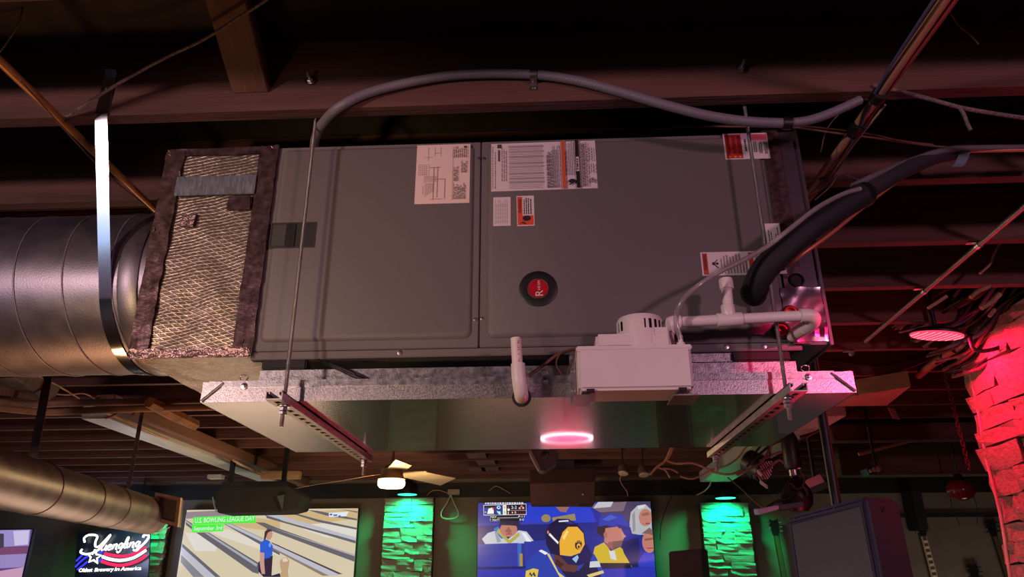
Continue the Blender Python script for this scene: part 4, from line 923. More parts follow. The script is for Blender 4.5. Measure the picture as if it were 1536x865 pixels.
LT, DKG, TAN = (186, 186, 198), (100, 98, 104), (212, 198, 168)
bo = [TAN]
def ps(q, ox, oy, s): return [(ox+x/s, oy+y/s) for x, y in q]
z1 = lambda q: ps(q, 270, 755, 7.867)
z2 = lambda q: ps(q, 400, 755, 7.864)
bo += [((150, 130, 140), z1([(70, 100), (440, 80), (900, 90), (900, 140), (400, 150), (70, 180)])), ((204, 176, 128), z1([(560, 240), (900, 170), (1180, 200), (1180, 330), (800, 290)])), ((204, 176, 128), z2([(150, 100), (560, 90), (1080, 60), (1070, 180), (860, 200), (560, 250), (230, 230)])),
       ((222, 214, 200), z1([(360, 340), (560, 300), (900, 440), (1180, 560), (1180, 620), (520, 400)])), ((222, 214, 205), z2([(540, 240), (700, 230), (1060, 300), (1060, 420), (700, 400), (420, 300)])), ((222, 214, 205), z1([(60, 340), (200, 350), (440, 500), (420, 560), (180, 560)])),
       (DKG, z1([(70, 190), (150, 240), (150, 310), (70, 250)])), (LT, z1([(70, 200), (150, 260), (150, 275), (70, 215)])),
       (DKG, z1([(190, 340), (340, 340), (930, 700), (930, 830), (860, 810)])), ((168, 168, 180), z1([(290, 345), (330, 345), (915, 715), (905, 745)])),
       (DKG, z1([(30, 470), (480, 865), (330, 865), (20, 560)])), (LT, z1([(25, 510), (420, 865), (300, 865), (20, 590)])), ((130, 130, 138), z1([(15, 600), (290, 865), (160, 865), (10, 690)])),
       (DKG, z1([(520, 240), (600, 235), (980, 410), (960, 490)])), (LT, z1([(530, 240), (600, 240), (980, 415), (965, 450)])),
       (DKG, z1([(1090, 460), (1180, 495), (1180, 610), (1085, 560)])), (LT, z1([(1090, 465), (1180, 500), (1180, 545), (1085, 510)])),
       (DKG, z1([(890, 220), (1000, 225), (1180, 300), (1180, 355), (1060, 310)])), (DKG, z1([(930, 100), (1180, 170), (1180, 205), (1000, 140)])),
       (DKG, z2([(0, 255), (120, 285), (1052, 610), (1046, 685), (560, 510), (0, 300)])), ((176, 166, 178), z2([(60, 285), (1052, 600), (1052, 622), (300, 370)])),
       (DKG, z2([(0, 130), (230, 215), (1056, 435), (1050, 470), (640, 350), (0, 170)])), (LT, z2([(0, 105), (60, 110), (1058, 400), (1056, 438), (260, 215), (0, 140)])),
       (DKG, z2([(260, 90), (600, 185), (1066, 285), (1064, 308), (600, 215), (270, 110)])), (DKG, z2([(480, 75), (600, 85), (1070, 180), (1068, 200), (700, 140)])), (DKG, z2([(800, 45), (1080, 95), (1078, 110), (860, 65)])),
       ((140, 122, 108), z2([(80, 540), (660, 850), (760, 850), (700, 800), (80, 500)])), (LT, z2([(70, 465), (860, 830), (850, 850), (740, 850), (75, 520)])), ((80, 60, 66), z2([(60, 455), (900, 830), (850, 832), (66, 470)])),
       ((74, 240, 62), z1([(165, 160), (895, 128), (900, 228), (160, 248)])), ((74, 240, 62), z1([(148, 250), (520, 244), (515, 325), (145, 340)])),
       ((226, 232, 244), z2([(735, 110), (970, 95), (940, 150), (740, 158)])), ((70, 100, 170), z2([(745, 120), (780, 120), (775, 140), (750, 140)])), ((70, 100, 170), z2([(790, 130), (840, 128), (835, 145), (792, 148)])), ((110, 100, 150), z2([(850, 140), (880, 138), (875, 158), (850, 160)])),
       # bowler in a blue shirt and the head of a blond onlooker
       ((70, 48, 44), z1([(1005, 330), (1040, 303), (1080, 305), (1092, 330), (1070, 350), (1030, 370), (1015, 420), (990, 440), (1000, 380)])), ((196, 144, 128), z1([(1040, 345), (1075, 325), (1098, 345), (1092, 390), (1070, 425), (1035, 430), (1020, 400)])),
       ((52, 36, 58), z1([(930, 690), (1000, 640), (1100, 610), (1090, 760), (1085, 865), (990, 865), (930, 800)])), ((46, 92, 206), z1([(950, 470), (1010, 420), (1060, 440), (1100, 500), (1095, 600), (1060, 640), (1000, 650), (1000, 580), (950, 575)])), ((120, 160, 230), z1([(1060, 460), (1085, 470), (1070, 520), (1050, 500)])),
       ((196, 150, 136), z1([(950, 575), (1000, 580), (1000, 700), (1010, 830), (970, 830), (955, 760), (945, 680)])),
       ((188, 158, 120), z2([(165, 740), (160, 680), (200, 635), (250, 635), (275, 680), (265, 740), (255, 800), (265, 865), (150, 865), (180, 800)])), ((220, 205, 190), z2([(190, 645), (240, 640), (260, 680), (200, 690)])), ((40, 34, 60), z2([(60, 850), (160, 820), (170, 865), (50, 865)]))]
t, pic = tv('bowling_screen', 'big wall screen showing bowling lanes and a bowler in blue', -4.612, -2.396, -.35, .905, SY, bo)
scr_text('U.S. BOWLING LEAGUE DAY', 337, 779, 85, 9.5, t, rot=.03)
scr_text('September 3rd', 312, 792, 40, 8, t, rot=.02)
bl = [(92, 70, 130)]
bl += [((150, 140, 200), [(0, 795), (46, 793), (44, 818), (0, 822)]), ((200, 190, 226), [(20, 796), (44, 795), (42, 816), (22, 818)]), ((120, 70, 110), [(0, 820), (44, 818), (40, 830), (0, 832)]), ((150, 132, 190), [(0, 832), (40, 830), (38, 850), (0, 852)]), ((196, 150, 180), [(0, 856), (36, 850), (36, 866), (0, 866)]), ((70, 60, 80), [(0, 800), (6, 800), (6, 820), (0, 822)])]
xr = at(43, 820, 8.9).x
tv('lounge_screen', 'purple tinted screen beside the neon sign, mostly out of view', xr-1.7, xr, -.45, at(30, 794, 8.9).z, 8.9, bl)

# ------------------------------------------------------------------ neon sign
NY = 9.35
ns = thing('neon_sign', 'glowing neon sign with white script, star and red stripes', 'sign', at(172, 862, NY))
nz_ = lambda q, y=NY: [at(100+x/6.92, 740+v/6.92, y) for x, v in q]
n_white = emit('neon_white', (255, 255, 255), 2.6); n_red = emit('neon_red', (255, 40, 84), 1.6); n_blue = emit('blue_glow', (60, 60, 255), 1.3)
bpz = [at(116, 798, NY+.05), at(226, 790, NY+.05), at(222, 866, NY+.05), at(112, 866, NY+.05)]
MB().prism(bpz, (0, .02, 0)).build('backing_board', mat('sign_board', (20, 26, 34), .35), ns)
def neon(q, r, m, name, sm=6): return MB().tube(nz_(q), r, 8, sm).build(name, m, ns, smooth=60)
neon([(188, 505), (182, 462), (222, 432), (285, 428), (318, 448), (298, 505), (300, 548), (335, 548), (385, 500), (455, 428), (405, 500), (345, 570), (275, 612), (200, 628), (145, 608), (160, 575)], .012, n_white, 'script_letter')
GLY = {'u': (.95, [(0, 1), (.05, .3), (.25, 0), (.5, .15), (.68, 1), (.68, .3), (.9, 0)]), 'e': (.85, [(0, .45), (.5, .6), (.55, .9), (.3, 1), (.08, .7), (.12, .2), (.4, 0), (.75, .2)]),
       'n': (.95, [(.12, 1), (.05, 0), (.2, .7), (.45, 1), (.62, .8), (.6, .15), (.85, 0)]), 'g': (.85, [(.62, .9), (.3, 1), (.05, .6), (.2, .08), (.5, .3), (.66, 1), (.58, -.3), (.3, -.75), (0, -.5)]),
       'l': (.5, [(0, .1), (.38, 1.5), (.32, 2.1), (.14, 1.8), (.12, .3), (.4, 0)]), 'i': (.42, [(.08, 1), (.05, .2), (.32, 0)])}
gx = 352
for ch_ in 'uengling':
    w_, q_ = GLY[ch_]; by = 590-(gx-352)*.11
    neon([(gx+x*64+y*20, by-y*54) for x, y in q_], .0085, n_white, 'script_letter', 5); gx += w_*64
neon([(720, 600), (745, 570), (790, 530), (835, 480), (852, 445), (835, 425), (800, 435), (795, 455)], .013, n_white, 'script_letter')
star = [(285+(75 if k % 2 == 0 else 34)*math.sin(math.radians(k*36+8)), 655-(75 if k % 2 == 0 else 34)*math.cos(math.radians(k*36+8))) for k in range(11)]
neon(star, .011, n_white, 'star', 0)
neon([(395, 622), (480, 640), (580, 650), (690, 630), (770, 592), (818, 560)], .017, n_red, 'stripe')
neon([(372, 655), (450, 680), (560, 693), (680, 670), (760, 630), (822, 588)], .017, n_white, 'stripe')
neon([(365, 702), (450, 730), (570, 745), (700, 715), (770, 680), (822, 640)], .017, n_red, 'stripe')
for q in ([(90, 760), (150, 700), (230, 640)], [(110, 790), (180, 735), (215, 705)], [(340, 620), (390, 590)], [(330, 700), (365, 680)], [(100, 700), (160, 640)]): neon(q, .011, n_blue, 'blue_glow_stroke')  # strokes added in place of the sign's blue glow
p = at(100+460/6.92, 740+795/6.92, NY)
for wd, cx_, w_ in (('Oldest', 197, .165), ('Brewery', 388, .23), ('in', 525, .055), ('America', 670, .25)):
    text_mesh('lower_lettering', wd, at(100+cx_/6.92, 740+(802-cx_*.035)/6.92, NY), (1, 0, .035), (.12, 0, 1), .062, n_white, ns, .004, width=w_)
point('neon_spill', at(165, 825, NY-.4), 22, (.45, .62, 1), .2)
point('neon_spill', at(195, 838, NY-.25), 1.5, (1, .2, .35), .1)

# ------------------------------------------------------------------ far round duct with register
fd = thing('round_duct', 'dusty round duct running along the side towards the neon sign', 'duct', (-2.9, 4.5, .36))
pA, pB = Vector((-2.55, 2.2, .50)), Vector((-2.96, 5.35, .485))
# aim the axis through the places the photo shows the duct at
qa = (at(0, 680, 3.3)+at(0, 757, 3.3))/2; qb = (at(222, 744, 5.5)+at(222, 802, 5.5))/2
dirv = (qb-qa).normalized(); rad_d = .128
p0 = qa-dirv*1.2; p1 = qb+dirv*.05
Ld = (p1-p0).length
MB().lathe([(rad_d, 0), (rad_d, Ld)], p0, dirv, 48).build('duct_shell', duct_old, fd)
for t_ in (.25, .45, .62, .75):
    MB().lathe([(rad_d+.001, -.012), (rad_d+.004, -.008), (rad_d+.004, .008), (rad_d+.001, .012)], p0+dirv*(Ld*t_), dirv, 40).build('duct_joint', duct_old, fd)
MB().lathe([(rad_d*1.0, 0), (rad_d*1.02, .01), (rad_d*.6, .05), (.01, .06)], p1, dirv, 32).build('end_cap', duct_old, fd)
# register box on the end
rg = thing('air_register', 'square tan framed air register on the far duct end', 'vent', (-2.79, 5.45, .39))
q = [at(233, 738, 5.42), at(271, 746, 5.42), at(266, 790, 5.42), at(229, 780, 5.42)]
nrm = Vector((.25, -1, 0)).normalized()
cq = sum(q, Vector())/4
inn = [cq+(v-cq)*.74 for v in q]
for i in range(4):
    MB().prism([q[i], q[(i+1) % 4], inn[(i+1) % 4], inn[i]], (0, .03, 0)).build('frame_side', mat('tan_register', (205, 176, 148), .6), rg)
MB().prism([v+Vector((0, .02, 0)) for v in inn], (0, .02, 0)).build('mesh_screen', mat('register_mesh', (130, 118, 116), .7), rg)
MB().prism([cq+(v-cq)*.95+Vector((0, .03, 0)) for v in q], (-.05, .14, 0)).build('boot', duct_old, rg)
for px, py0, py1, y, lab in ((55, 622, 690, 3.55, 'dusty hanger strap holding the far round duct'), (200, 690, 722, 5.2, 'dusty hanger strap near the far duct end')):
    a = at(px, py0, y); b = at(px-6, py1, y)
    MBs = MB().ribbon([Vector((a.x, y, ZJ)), Vector((b.x, y, p0.z+rad_d+.004))], (1, 0, 0), .045 if px < 100 else .03, .004)
    tag(MBs.build('duct_hanger', mat('rusty_hanger', (96, 80, 70), .8, var=.3, scale=40)), lab, 'strap')
cable('drooping_wire', [at(255, 790, 5.4), at(240, 797, 5.5), at(225, 798, 5.6), at(214, 792, 5.7)], .004, cable_w, 'pale wire drooping under the air register', 'wire')

# pipes and wood scraps at lower left
for k, (pts, r, m_, lab) in enumerate((
        ([at(-40, 594, 4.45), at(30, 607, 4.45), at(90, 605, 4.45), at(160, 603, 4.45), at(220, 603, 4.45), at(330, 600, 4.45)], .022, cable_br, 'upper brown pipe crossing under joists beside the wood scrap'),
        ([at(-40, 608, 4.4), at(30, 615, 4.4), at(75, 618, 4.4), at(140, 615, 4.4), at(235, 612, 4.4), at(330, 610, 4.4)], .022, cable_br, 'lower brown pipe crossing under joists beside the wood scrap'))):
    cable('brown_pipe', pts, r, mat('rust_brown_pipe', (140, 104, 78), .7, var=.25, scale=10), lab, 'pipe', sm=6, n=10)
a, b = at(224, 603, 4.3), at(293, 637, 4.75)
tag(MB().tube([a, (a+b)/2+Vector((0, 0, -.004)), b], [.035, .04, .036], 6).build('wood_scrap', mat('scrap_wood', (150, 112, 76), .85, var=.3, scale=10, bump=.6, bscale=30)), 'rough stick of scrap wood hanging under the brown pipes', 'wood')
cable('tan_wire', [az(60, 565, 1.2), az(90, 580, 1.21), az(119, 597, 1.22)], .006, cable_t, 'straight tan wire below the big spiral duct', 'wire')
cable('tan_wire', [az(40, 575, 1.2), az(70, 588, 1.2), az(100, 592, 1.19), az(125, 590, 1.2), az(142, 597, 1.21)], .005, cable_t, 'curved tan wire below the big spiral duct', 'wire')
cable('tan_wire', [az(155, 617, 1.10), az(190, 632, 1.105), az(225, 648, 1.105), az(252, 659, 1.10)], .008, cable_t, 'tan wire along the pale beam', 'wire')
cable('tan_wire', [at(188, 614, 4.6), at(172, 622, 4.6), at(158, 627, 4.6)], .007, cable_t, 'short tan wire crossing the pale beam end', 'wire')
m = MB().prism([at(-30, 568, 3.0), at(20, 566, 3.0), at(85, 592, 3.9), at(70, 602, 3.9), at(-30, 590, 3.0)], (0, .01, .05))
tag(m.build('insulation_scrap', mat('grey_insulation', (96, 84, 82), .95, var=.3, bump=.8, bscale=30), jitter=.01), 'torn grey insulation scrap under the big spiral duct', 'insulation')
cable('brown_wire', [at(350, 690, 6.9), at(375, 703, 7.4), at(400, 715, 8.0), at(415, 722, 8.4)], .012, cable_t, 'tan wire curving off the far beam end', 'wire')

# black speaker and boards in front of the bowling screen
sb = thing('wide_speaker', 'wide black ceiling speaker with sloped ends above the bowling screen', 'speaker', at(384, 768, 7.4))
fr = [at(321, 741, 7.2), at(334, 727, 7.2), at(432, 727, 7.2), at(452, 742, 7.2), at(446, 762, 7.2), at(426, 767, 7.2), at(326, 769, 7.2)]
MB().prism(fr, (0, .35, 0)).build('cabinet', black_mat, sb, bevel=.008)
MB().prism([at(333, 722, 7.15), at(430, 721, 7.15), at(434, 729, 7.15), at(331, 730, 7.15)], (0, .3, 0)).build('top_shelf', black_pl, sb, bevel=.004)
MB().prism([at(416, 744, 7.19), at(427, 742, 7.19), at(424, 764, 7.19)], (0, -.02, 0)).build('side_bracket', mat('green_grey', (60, 74, 68), .6), sb)
for px in (345, 425):
    a = at(px, 728, 7.3); MB().box(a.x-.02, 7.28, a.z, a.x+.02, 7.32, DECK).build('drop_rod', black_pl, sb)
a = at(394, 707, 7.9); b = at(450, 718, 7.9)
tag(MB().box(a.x, 7.85, b.z-.0, b.x, 7.95, a.z).build('wood_board', wood_pale, bevel=.008), 'pale wood board fixed behind the wide black speaker', 'board')
a = at(314, 712, 8.0); b = at(334, 718, 8.0)
tag(MB().box(a.x, 7.95, b.z, b.x, 8.05, a.z).build('white_board', mat('white_board_paint', (190, 196, 186), .6), bevel=.004), 'small white board end beside the wide black speaker', 'board')
cable('thin_wire', [at(440, 733, 7.25), at(470, 727, 7.1), at(510, 721, 6.8), at(555, 713, 6.62), at(583, 710, 6.5)], .003, cable_t, 'thin wire stretched across the dark header under the fan', 'wire')
cable('thin_wire', [at(319, 745, 7.15), at(321, 757, 7.15), at(325, 768, 7.15)], .005, mat('pale_green_wire', (130, 150, 150), .5), 'pale wire hanging at the wide speaker end', 'wire')

# loop cable and small junction box on the wall
jb = tag(MB().box(at(672, 736, 9.7).x, 9.66, at(672, 742, 9.7).z, at(690, 736, 9.7).x, 9.74, at(672, 734, 9.7).z).build('junction_box', mat('box_white', (150, 142, 130), .6), bevel=.005), 'small pale junction box on the header beside stone strip', 'box')
cable('cable_loop', [at(676, 742, 9.68), at(670, 755, 9.68), at(662, 768, 9.68), at(664, 776, 9.68), at(675, 778, 9.68), at(686, 775, 9.68), at(687, 767, 9.68), at(681, 754, 9.68), at(676, 742, 9.68)], .009, mat('pale_cable', (176, 176, 160), .6), 'pale cable hanging in a teardrop loop on the back wall')
cable('wall_wire', [at(640, 743, 9.68), at(648, 736, 9.68), at(658, 735, 9.68), at(668, 738, 9.68), at(672, 740, 9.68)], .006, cable_t, 'tan wire running into the small junction box', 'wire')
cable('wall_wire', [at(733, 736, 9.6), at(744, 729, 9.6), at(756, 734, 9.6), at(766, 740, 9.6)], .005, cable_t, 'tan wire arched on the header beside the red tinted speaker', 'wire')
# centre speakers
rb = thing('box_speaker', 'plain dark box speaker hanging over the baseball screen', 'speaker', at(845, 755, 8.0))
MB().prism([at(795, 725, 8.0), at(893, 722, 8.0), at(892, 755, 8.0), at(796, 755, 8.0)], (0, .35, 0)).build('cabinet', mat('speaker_red_haze', (70, 44, 46), .7), rb, bevel=.006)  # red haze over the dark speaker put into cabinet and top colours
MB().prism([at(795, 704, 8.1), at(893, 702, 8.1), at(893, 722, 8.0), at(795, 725, 8.0)], (0, .3, 0)).build('mount_top', mat('speaker_top', (66, 42, 44), .75), rb)
MB().prism([at(868, 755, 8.02), at(887, 755, 8.02), at(887, 759, 8.02), at(868, 759, 8.02)], (0, .1, 0)).build('foot', black_pl, rb)
a = at(845, 715, 8.2); MB().box(a.x-.12, 8.18, a.z-.1, a.x+.12, 8.22, DECK).build('hanger', black_pl, rb)
MB().lathe([(.012, 0), (.012, .006), (.004, .008)], at(874, 741, 7.995), (0, -1, 0), 10).build('badge', zinc_p, rb)
hx_ = thing('wedge_speaker', 'small black hexagonal speaker under joists over the baseball screen', 'speaker', at(815, 707, 6.0))
MB().prism([at(793, 677, 6.0), at(801, 672, 6.0), at(832, 672, 6.0), at(838, 680, 6.0), at(834, 694, 6.0), at(816, 706, 6.0), at(808, 704, 6.0)], (0, .22, 0)).build('cabinet', mat('wedge_black', (56, 44, 46), .6), hx_, bevel=.006)
MB().prism([at(793, 677, 5.99), at(797, 676, 5.99), at(811, 703, 5.99), at(808, 706, 5.99)], (0, -.02, 0)).build('lit_edge', mat('wedge_lit_edge', (110, 104, 92), .6), hx_)  # lit left edge of the cabinet, put in as a pale strip
MB().lathe([(.03, 0), (.034, .004), (.025, .008)], at(818, 682, 6.0), (0, -1, 0), 16).build('driver', black_pl, hx_)
a = at(816, 676, 6.1); MB().box(a.x-.02, 6.08, a.z-.05, a.x+.02, 6.12, DECK).build('hanger', black_pl, hx_)
for px, py, lab, s_ in ((935, 709, 'small pale capped spot lamp beside the box speaker', 1), (966, 711, 'small dark cone spot lamp beside the tan wire tangle', -1)):
    c = at(px, py, 7.5); t = thing('small_spot', lab, 'lamp', c-Vector((0, 0, .05)))
    MB().lathe([(.03, .09), (.05, .06), (.055, 0), (.045, -.01)], c, (.1*s_, .35, 1), 18).build('can', mat('small_can', (90, 72, 66), .5), t)
    MB().lathe([(.046, -.012), (.05, -.004)], c, (.1*s_, .35, 1), 18).build('rim', mat('can_rim', (190, 170, 150), .4), t)
    MB().cyl(c+Vector((0, .03, .08)), (c.x, c.y+.03, DECK), .008, 8).build('stem', black_pl, t)
cable('thin_wire', [at(935, 709, 7.5), at(930, 718, 7.55), at(934, 728, 7.6), at(940, 736, 7.6), at(942, 744, 7.6)], .004, cable_t, 'thin wire dangling below the pale capped spot lamp', 'wire')
for k, pts in enumerate(([(1008, 668), (1001, 685), (996, 693), (986, 700), (975, 712)], [(1010, 670), (1004, 684), (1000, 690), (1015, 695), (1035, 694), (1050, 698), (1072, 708), (1095, 711), (1115, 704)], [(986, 700), (990, 702), (998, 705), (1005, 716)], [(995, 702), (1008, 704), (1017, 709)], [(1020, 714), (1036, 718), (1050, 714), (1068, 704), (1090, 698), (1105, 688), (1118, 672), (1135, 655)])):
    cable('tan_wire', [at(x, y, 6.4) for x, y in pts], .010 if k < 2 else .007, cable_t, ('thick tan wire dropping from pan edge into the tangle', 'long thick tan wire sagging from tangle across to green beam', 'short tan wire curling below the tan tangle', 'shortest tan wire tail in the tan tangle', 'tan wire looping up from the tangle past the green beam')[k], 'wire', 'tangled tan wires behind the pan')
cable('black_cable', [at(1045, 742, 9.2), at(1058, 735, 9.2), at(1066, 724, 9.0), at(1060, 716, 9.0)], .008, cable_w, 'pale cable drooping to the green spot can')
cable('wall_cable', [at(1010, 740, 9.6), at(1000, 760, 9.6), at(992, 785, 9.6), at(990, 810, 9.6)], .006, cable_b, 'black cable hanging beside the baseball screen')
cable('dark_wire', [az(1092, 716, 1.098), at(1110, 731, 7.4), at(1130, 750, 6.2), at(1150, 764, 5.26)], .007, cable_br, 'dark wire stretched to the blue light bar', 'wire')

# dark box speaker on the stage floor side, near the green strip
ds = thing('monitor_speaker', 'dark brown speaker box standing in front of green stone strip', 'speaker', at(1028, 866, 7.8)-Vector((0, 0, .5)))
fr = [at(1003, 827, 7.8), at(1052, 822, 7.8), at(1056, 866, 7.8)-Vector((0, 0, .4)), at(1002, 866, 7.8)-Vector((0, 0, .4))]
MB().prism(fr, (.12, .3, 0)).build('cabinet', mat('amp_brown', (58, 40, 42), .8), ds, bevel=.01)
c = fr[2]; MB().box(fr[3].x+.05, 7.84, -EYE, fr[2].x, 8.06, fr[2].z).build('stand', black_pl, ds)

# ------------------------------------------------------------------ stage lights at right
pl_ = thing('par_light', 'black stage par light with bead array beside the green beam', 'lamp', at(1150, 728, 6.0))
c = at(1148, 705, 6.0)
ax = Vector((.55, -.7, -.55)).normalized()
MB().lathe([(.05, -.20), (.095, -.17), (.105, -.02), (.105, .0), (.098, .002)], c, ax, 24).build('can', black_pl, pl_)
bead = mat('led_bead', (210, 205, 205), .2)
xx = ax.orthogonal().normalized(); yy = ax.cross(xx); m = MB()
for i in range(-4, 5):
    for j in range(-4, 5):
        if i*i+j*j < 18: m.lathe([(.007, 0), (.005, .004), (.0005, .006)], c+ax*.003+xx*(i*.02)+yy*(j*.02), ax, 6)
m.build('bead_array', bead, pl_)
MB().tube([c+xx*.12-ax*.05, c+xx*.12+Vector((0, 0, .2)), c-xx*.12+Vector((0, 0, .2)), c-xx*.12-ax*.05], .010, 8).build('yoke', black_pl, pl_)
for a, b in (((1137, 706), (1143, 712)), ((1141, 722), (1152, 730))):
    MB().prism([at(a[0], a[1]-2, 5.8), at(b[0], b[1]-2, 5.8), at(b[0], b[1]+2, 5.8), at(a[0], a[1]+2, 5.8)], (0, .03, 0)).build('reflector_tab', mat('pale_tab', (170, 190, 180), .4), pl_)
mh = thing('moving_head', 'black moving head stage light with silver collar', 'lamp', at(1190, 760, 5.4))
c = at(1191, 709, 5.4)
MB().lathe([(.030, 0), (.035, .004), (.035, .045), (.030, .05)], c-Vector((0, 0, .025)), (0, 0, 1), 20).build('collar', zinc_p, mh)
MB().lathe([(.05, 0), (.06, .02), (.06, .2), (.04, .25)], c+Vector((0, 0, .03)), (0, 0, 1), 20).build('base', black_pl, mh)
MB().cyl(c+Vector((0, 0, .25)), (c.x, c.y, DECK), .03, 14).build('clamp_pole', black_pl, mh)
MB().lathe([(.02, .0), (.05, -.03), (.09, -.09), (.105, -.13), (.095, -.20), (.06, -.24)], c-Vector((0, 0, .02)), (0, 0, 1), 24).build('head', black_pl, mh)
MB().prism([at(1172, 738, 5.3), at(1212, 735, 5.3), at(1214, 758, 5.3), at(1176, 764, 5.3)], (0, .15, 0)).build('lower_body', black_mat, mh, bevel=.01)
for pts, lab in zip(([(1172, 745), (1178, 735), (1186, 725), (1195, 733), (1205, 730), (1213, 742)], [(1200, 705), (1207, 715), (1205, 728), (1212, 735)], [(1150, 760), (1165, 752), (1180, 748), (1190, 742)]), ('black power cable zigzagging over the moving head body', 'black power cable hanging from the silver collar', 'black power cable joining light bar and moving head')):
    cable('power_cable', [at(x, y, 5.25) for x, y in pts], .008, cable_b, lab, group='cables of the moving head')
lb = thing('light_bar', 'flat light bar with pale blue end beside the moving head', 'lamp', at(1165, 772, 5.2))
MB().prism([at(1137, 763, 5.2), at(1168, 757, 5.2), at(1169, 763, 5.2), at(1139, 772, 5.2)], (0, .12, .01)).build('bar_end', mat('pale_blue_bar', (140, 150, 176), .4), lb, bevel=.004)
MB().prism([at(1168, 757, 5.21), at(1205, 752, 5.21), at(1206, 760, 5.21), at(1169, 764, 5.21)], (0, .12, .01)).build('bar_body', black_pl, lb, bevel=.004)
fl = thing('angled_panel', 'tilted white panel reflecting pink above and green below, behind moving head', 'lamp', at(1218, 741, 6.2))
MB().prism([at(1195, 727, 6.2), at(1230, 711, 6.2), at(1237, 722, 6.2), at(1206, 735, 6.2)], (0, .02, .005)).build('upper_panel', mat('white_panel', (226, 214, 214), .5), fl)
MB().prism([at(1206, 735, 6.2), at(1237, 722, 6.2), at(1246, 730, 6.2), at(1216, 741, 6.2)], (0, .02, .005)).build('lower_panel', mat('green_lit_panel', (70, 120, 90), .5), fl)  # green reflection on the white panel put into the colour
a = at(1222, 722, 6.22); MB().cyl((a.x, 6.22, a.z), (a.x, 6.22, DECK), .014, 10).build('hanger', black_pl, fl)
point('panel_pink_fill', at(1212, 738, 5.75), .8, (1, .12, .25), .04)  # unseen point light added to turn the white panel pink
lz = thing('effect_light', 'small effect light with three greenish lenses under dark ceiling', 'lamp', at(1313, 712, 6.0))
MB().prism([at(1300, 702, 6.0), at(1318, 697, 6.0), at(1324, 707, 6.0), at(1305, 712, 6.0)], (0, .15, 0)).build('body', black_pl, lz, bevel=.006)
for px, py, r in ((1306, 706, .016), (1311, 704, .02), (1317, 703, .024)):
    MB().lathe([(r, 0), (r*.9, .01), (r*.4, .014)], at(px, py, 5.995), (0, -1, 0), 16).build('lens', mat('green_lens', (150, 190, 140), .25), lz)
MB().cyl(at(1313, 698, 6.05), Vector((at(1313, 698, 6.05).x, 6.05, DECK)), .012, 8).build('hanger', black_pl, lz)
gl = thing('glass_globe', 'hanging dark red glass globe in front of grey stage wall', 'globe', at(1441, 748, 7.2))
c = at(1441, 735, 7.2); R_ = .122
MB().lathe([(R_*math.sin(math.radians(a))+.0005, R_*(-math.cos(math.radians(a)))*.8) for a in range(0, 181, 12)], c, (0, 0, 1), 28).build('globe', mat('red_glass', (120, 30, 40), .12, var=.1), gl, smooth=60)
MB().cyl(c+Vector((0, 0, R_*.75)), (c.x, c.y, DECK), .008, 8).build('stem', black_pl, gl)
MB().lathe([(.05, 0), (.03, .05)], c+Vector((0, 0, R_*.78)), (0, 0, 1), 14).build('cap', black_pl, gl)
for dx in (-.11, .11):
    MB().tube([c+Vector((dx*.9, 0, .02)), c+Vector((dx, 0, -.15)), c+Vector((dx*.7, 0, -.30))], .004, 6, 5).build('wire', cable_b, gl, smooth=60)

# PA loudspeaker hung on a pole
sA = at(1298, 743, 3.25); sB = at(1176, 775, 3.42); sC = at(1347, 746, 3.50)
sD = sB+(sC-sA)*.9+Vector((.02, .02, 0))
dn = (at(1322, 866, 3.22)-sA).normalized()*.66
pa = thing('pa_speaker', 'big black loudspeaker with honeycomb grille hung from a ceiling pole', 'speaker', (sA+sB+sC)/3+dn)
MB().prism([sB, sA, sC, sD], dn).build('cabinet', spk_m, pa, bevel=.018, seg=3)
ux_ = (sA-sB); wG = ux_.length; ux_n = ux_.normalized(); dn_n = dn.normalized(); nG = dn_n.cross(ux_n).normalized()
if nG.y > 0: nG = -nG
g0 = sB+ux_n*.022+dn_n*.035+nG*.004
m = MB(); rc = .0085; pitch_x = rc*math.sqrt(3); rowh = rc*1.5
nx_, ny_ = int((wG-.05)/pitch_x), int(.60/rowh)
for r_ in range(ny_):
    for c_ in range(nx_):
        cc = g0+ux_n*(c_*pitch_x+(pitch_x/2 if r_ % 2 else 0)+rc)+dn_n*(r_*rowh+rc)
        o_ = [cc+(ux_n*math.sin(math.pi/3*k)+dn_n*math.cos(math.pi/3*k))*rc for k in range(6)]; i_ = [cc+(p-cc)*.83 for p in o_]
        m.add(o_+i_, [(k, (k+1) % 6, 6+(k+1) % 6, 6+k) for k in range(6)])
m.build('grille', grille_m, pa, smooth=0)
MB().prism([g0-nG*.003, g0+ux_n*(wG-.045)-nG*.003, g0+ux_n*(wG-.045)+dn_n*.60-nG*.003, g0+dn_n*.60-nG*.003], nG*.002).build('grille_backing', black_pl, pa)
m = MB(); e = .012
m.tube([g0, g0+ux_n*(wG-.045), g0+ux_n*(wG-.045)+dn_n*.6, g0+dn_n*.6, g0], .006, 8); m.build('grille_frame', spk_m, pa)
pb_ = at(1321, 762, 3.33); sn = (sC-sA).cross(dn).normalized(); sn = sn if sn.y < 0 else -sn
pb_ = sA+(sC-sA)*.42+dn_n*.055
MB().lathe([(.016, -.004), (.016, .004), (.012, .006), (.005, .001)], pb_, sn, 20).build('rigging_point', black_pl, pa)
for u in (.12, .62): screw(sB+ux_n*wG*u+dn_n*.018+nG*.002, pa, axis=nG, r=.004, m=black_pl)
pt = (sA+sB+sC+sD)/4
tp_ = at(1237, 640, pt.y)
MB().cyl((pt.x-.02, pt.y, pt.z-.02), (pt.x-.02, pt.y, DECK), .022, 16).build('pole', black_pl, pa)

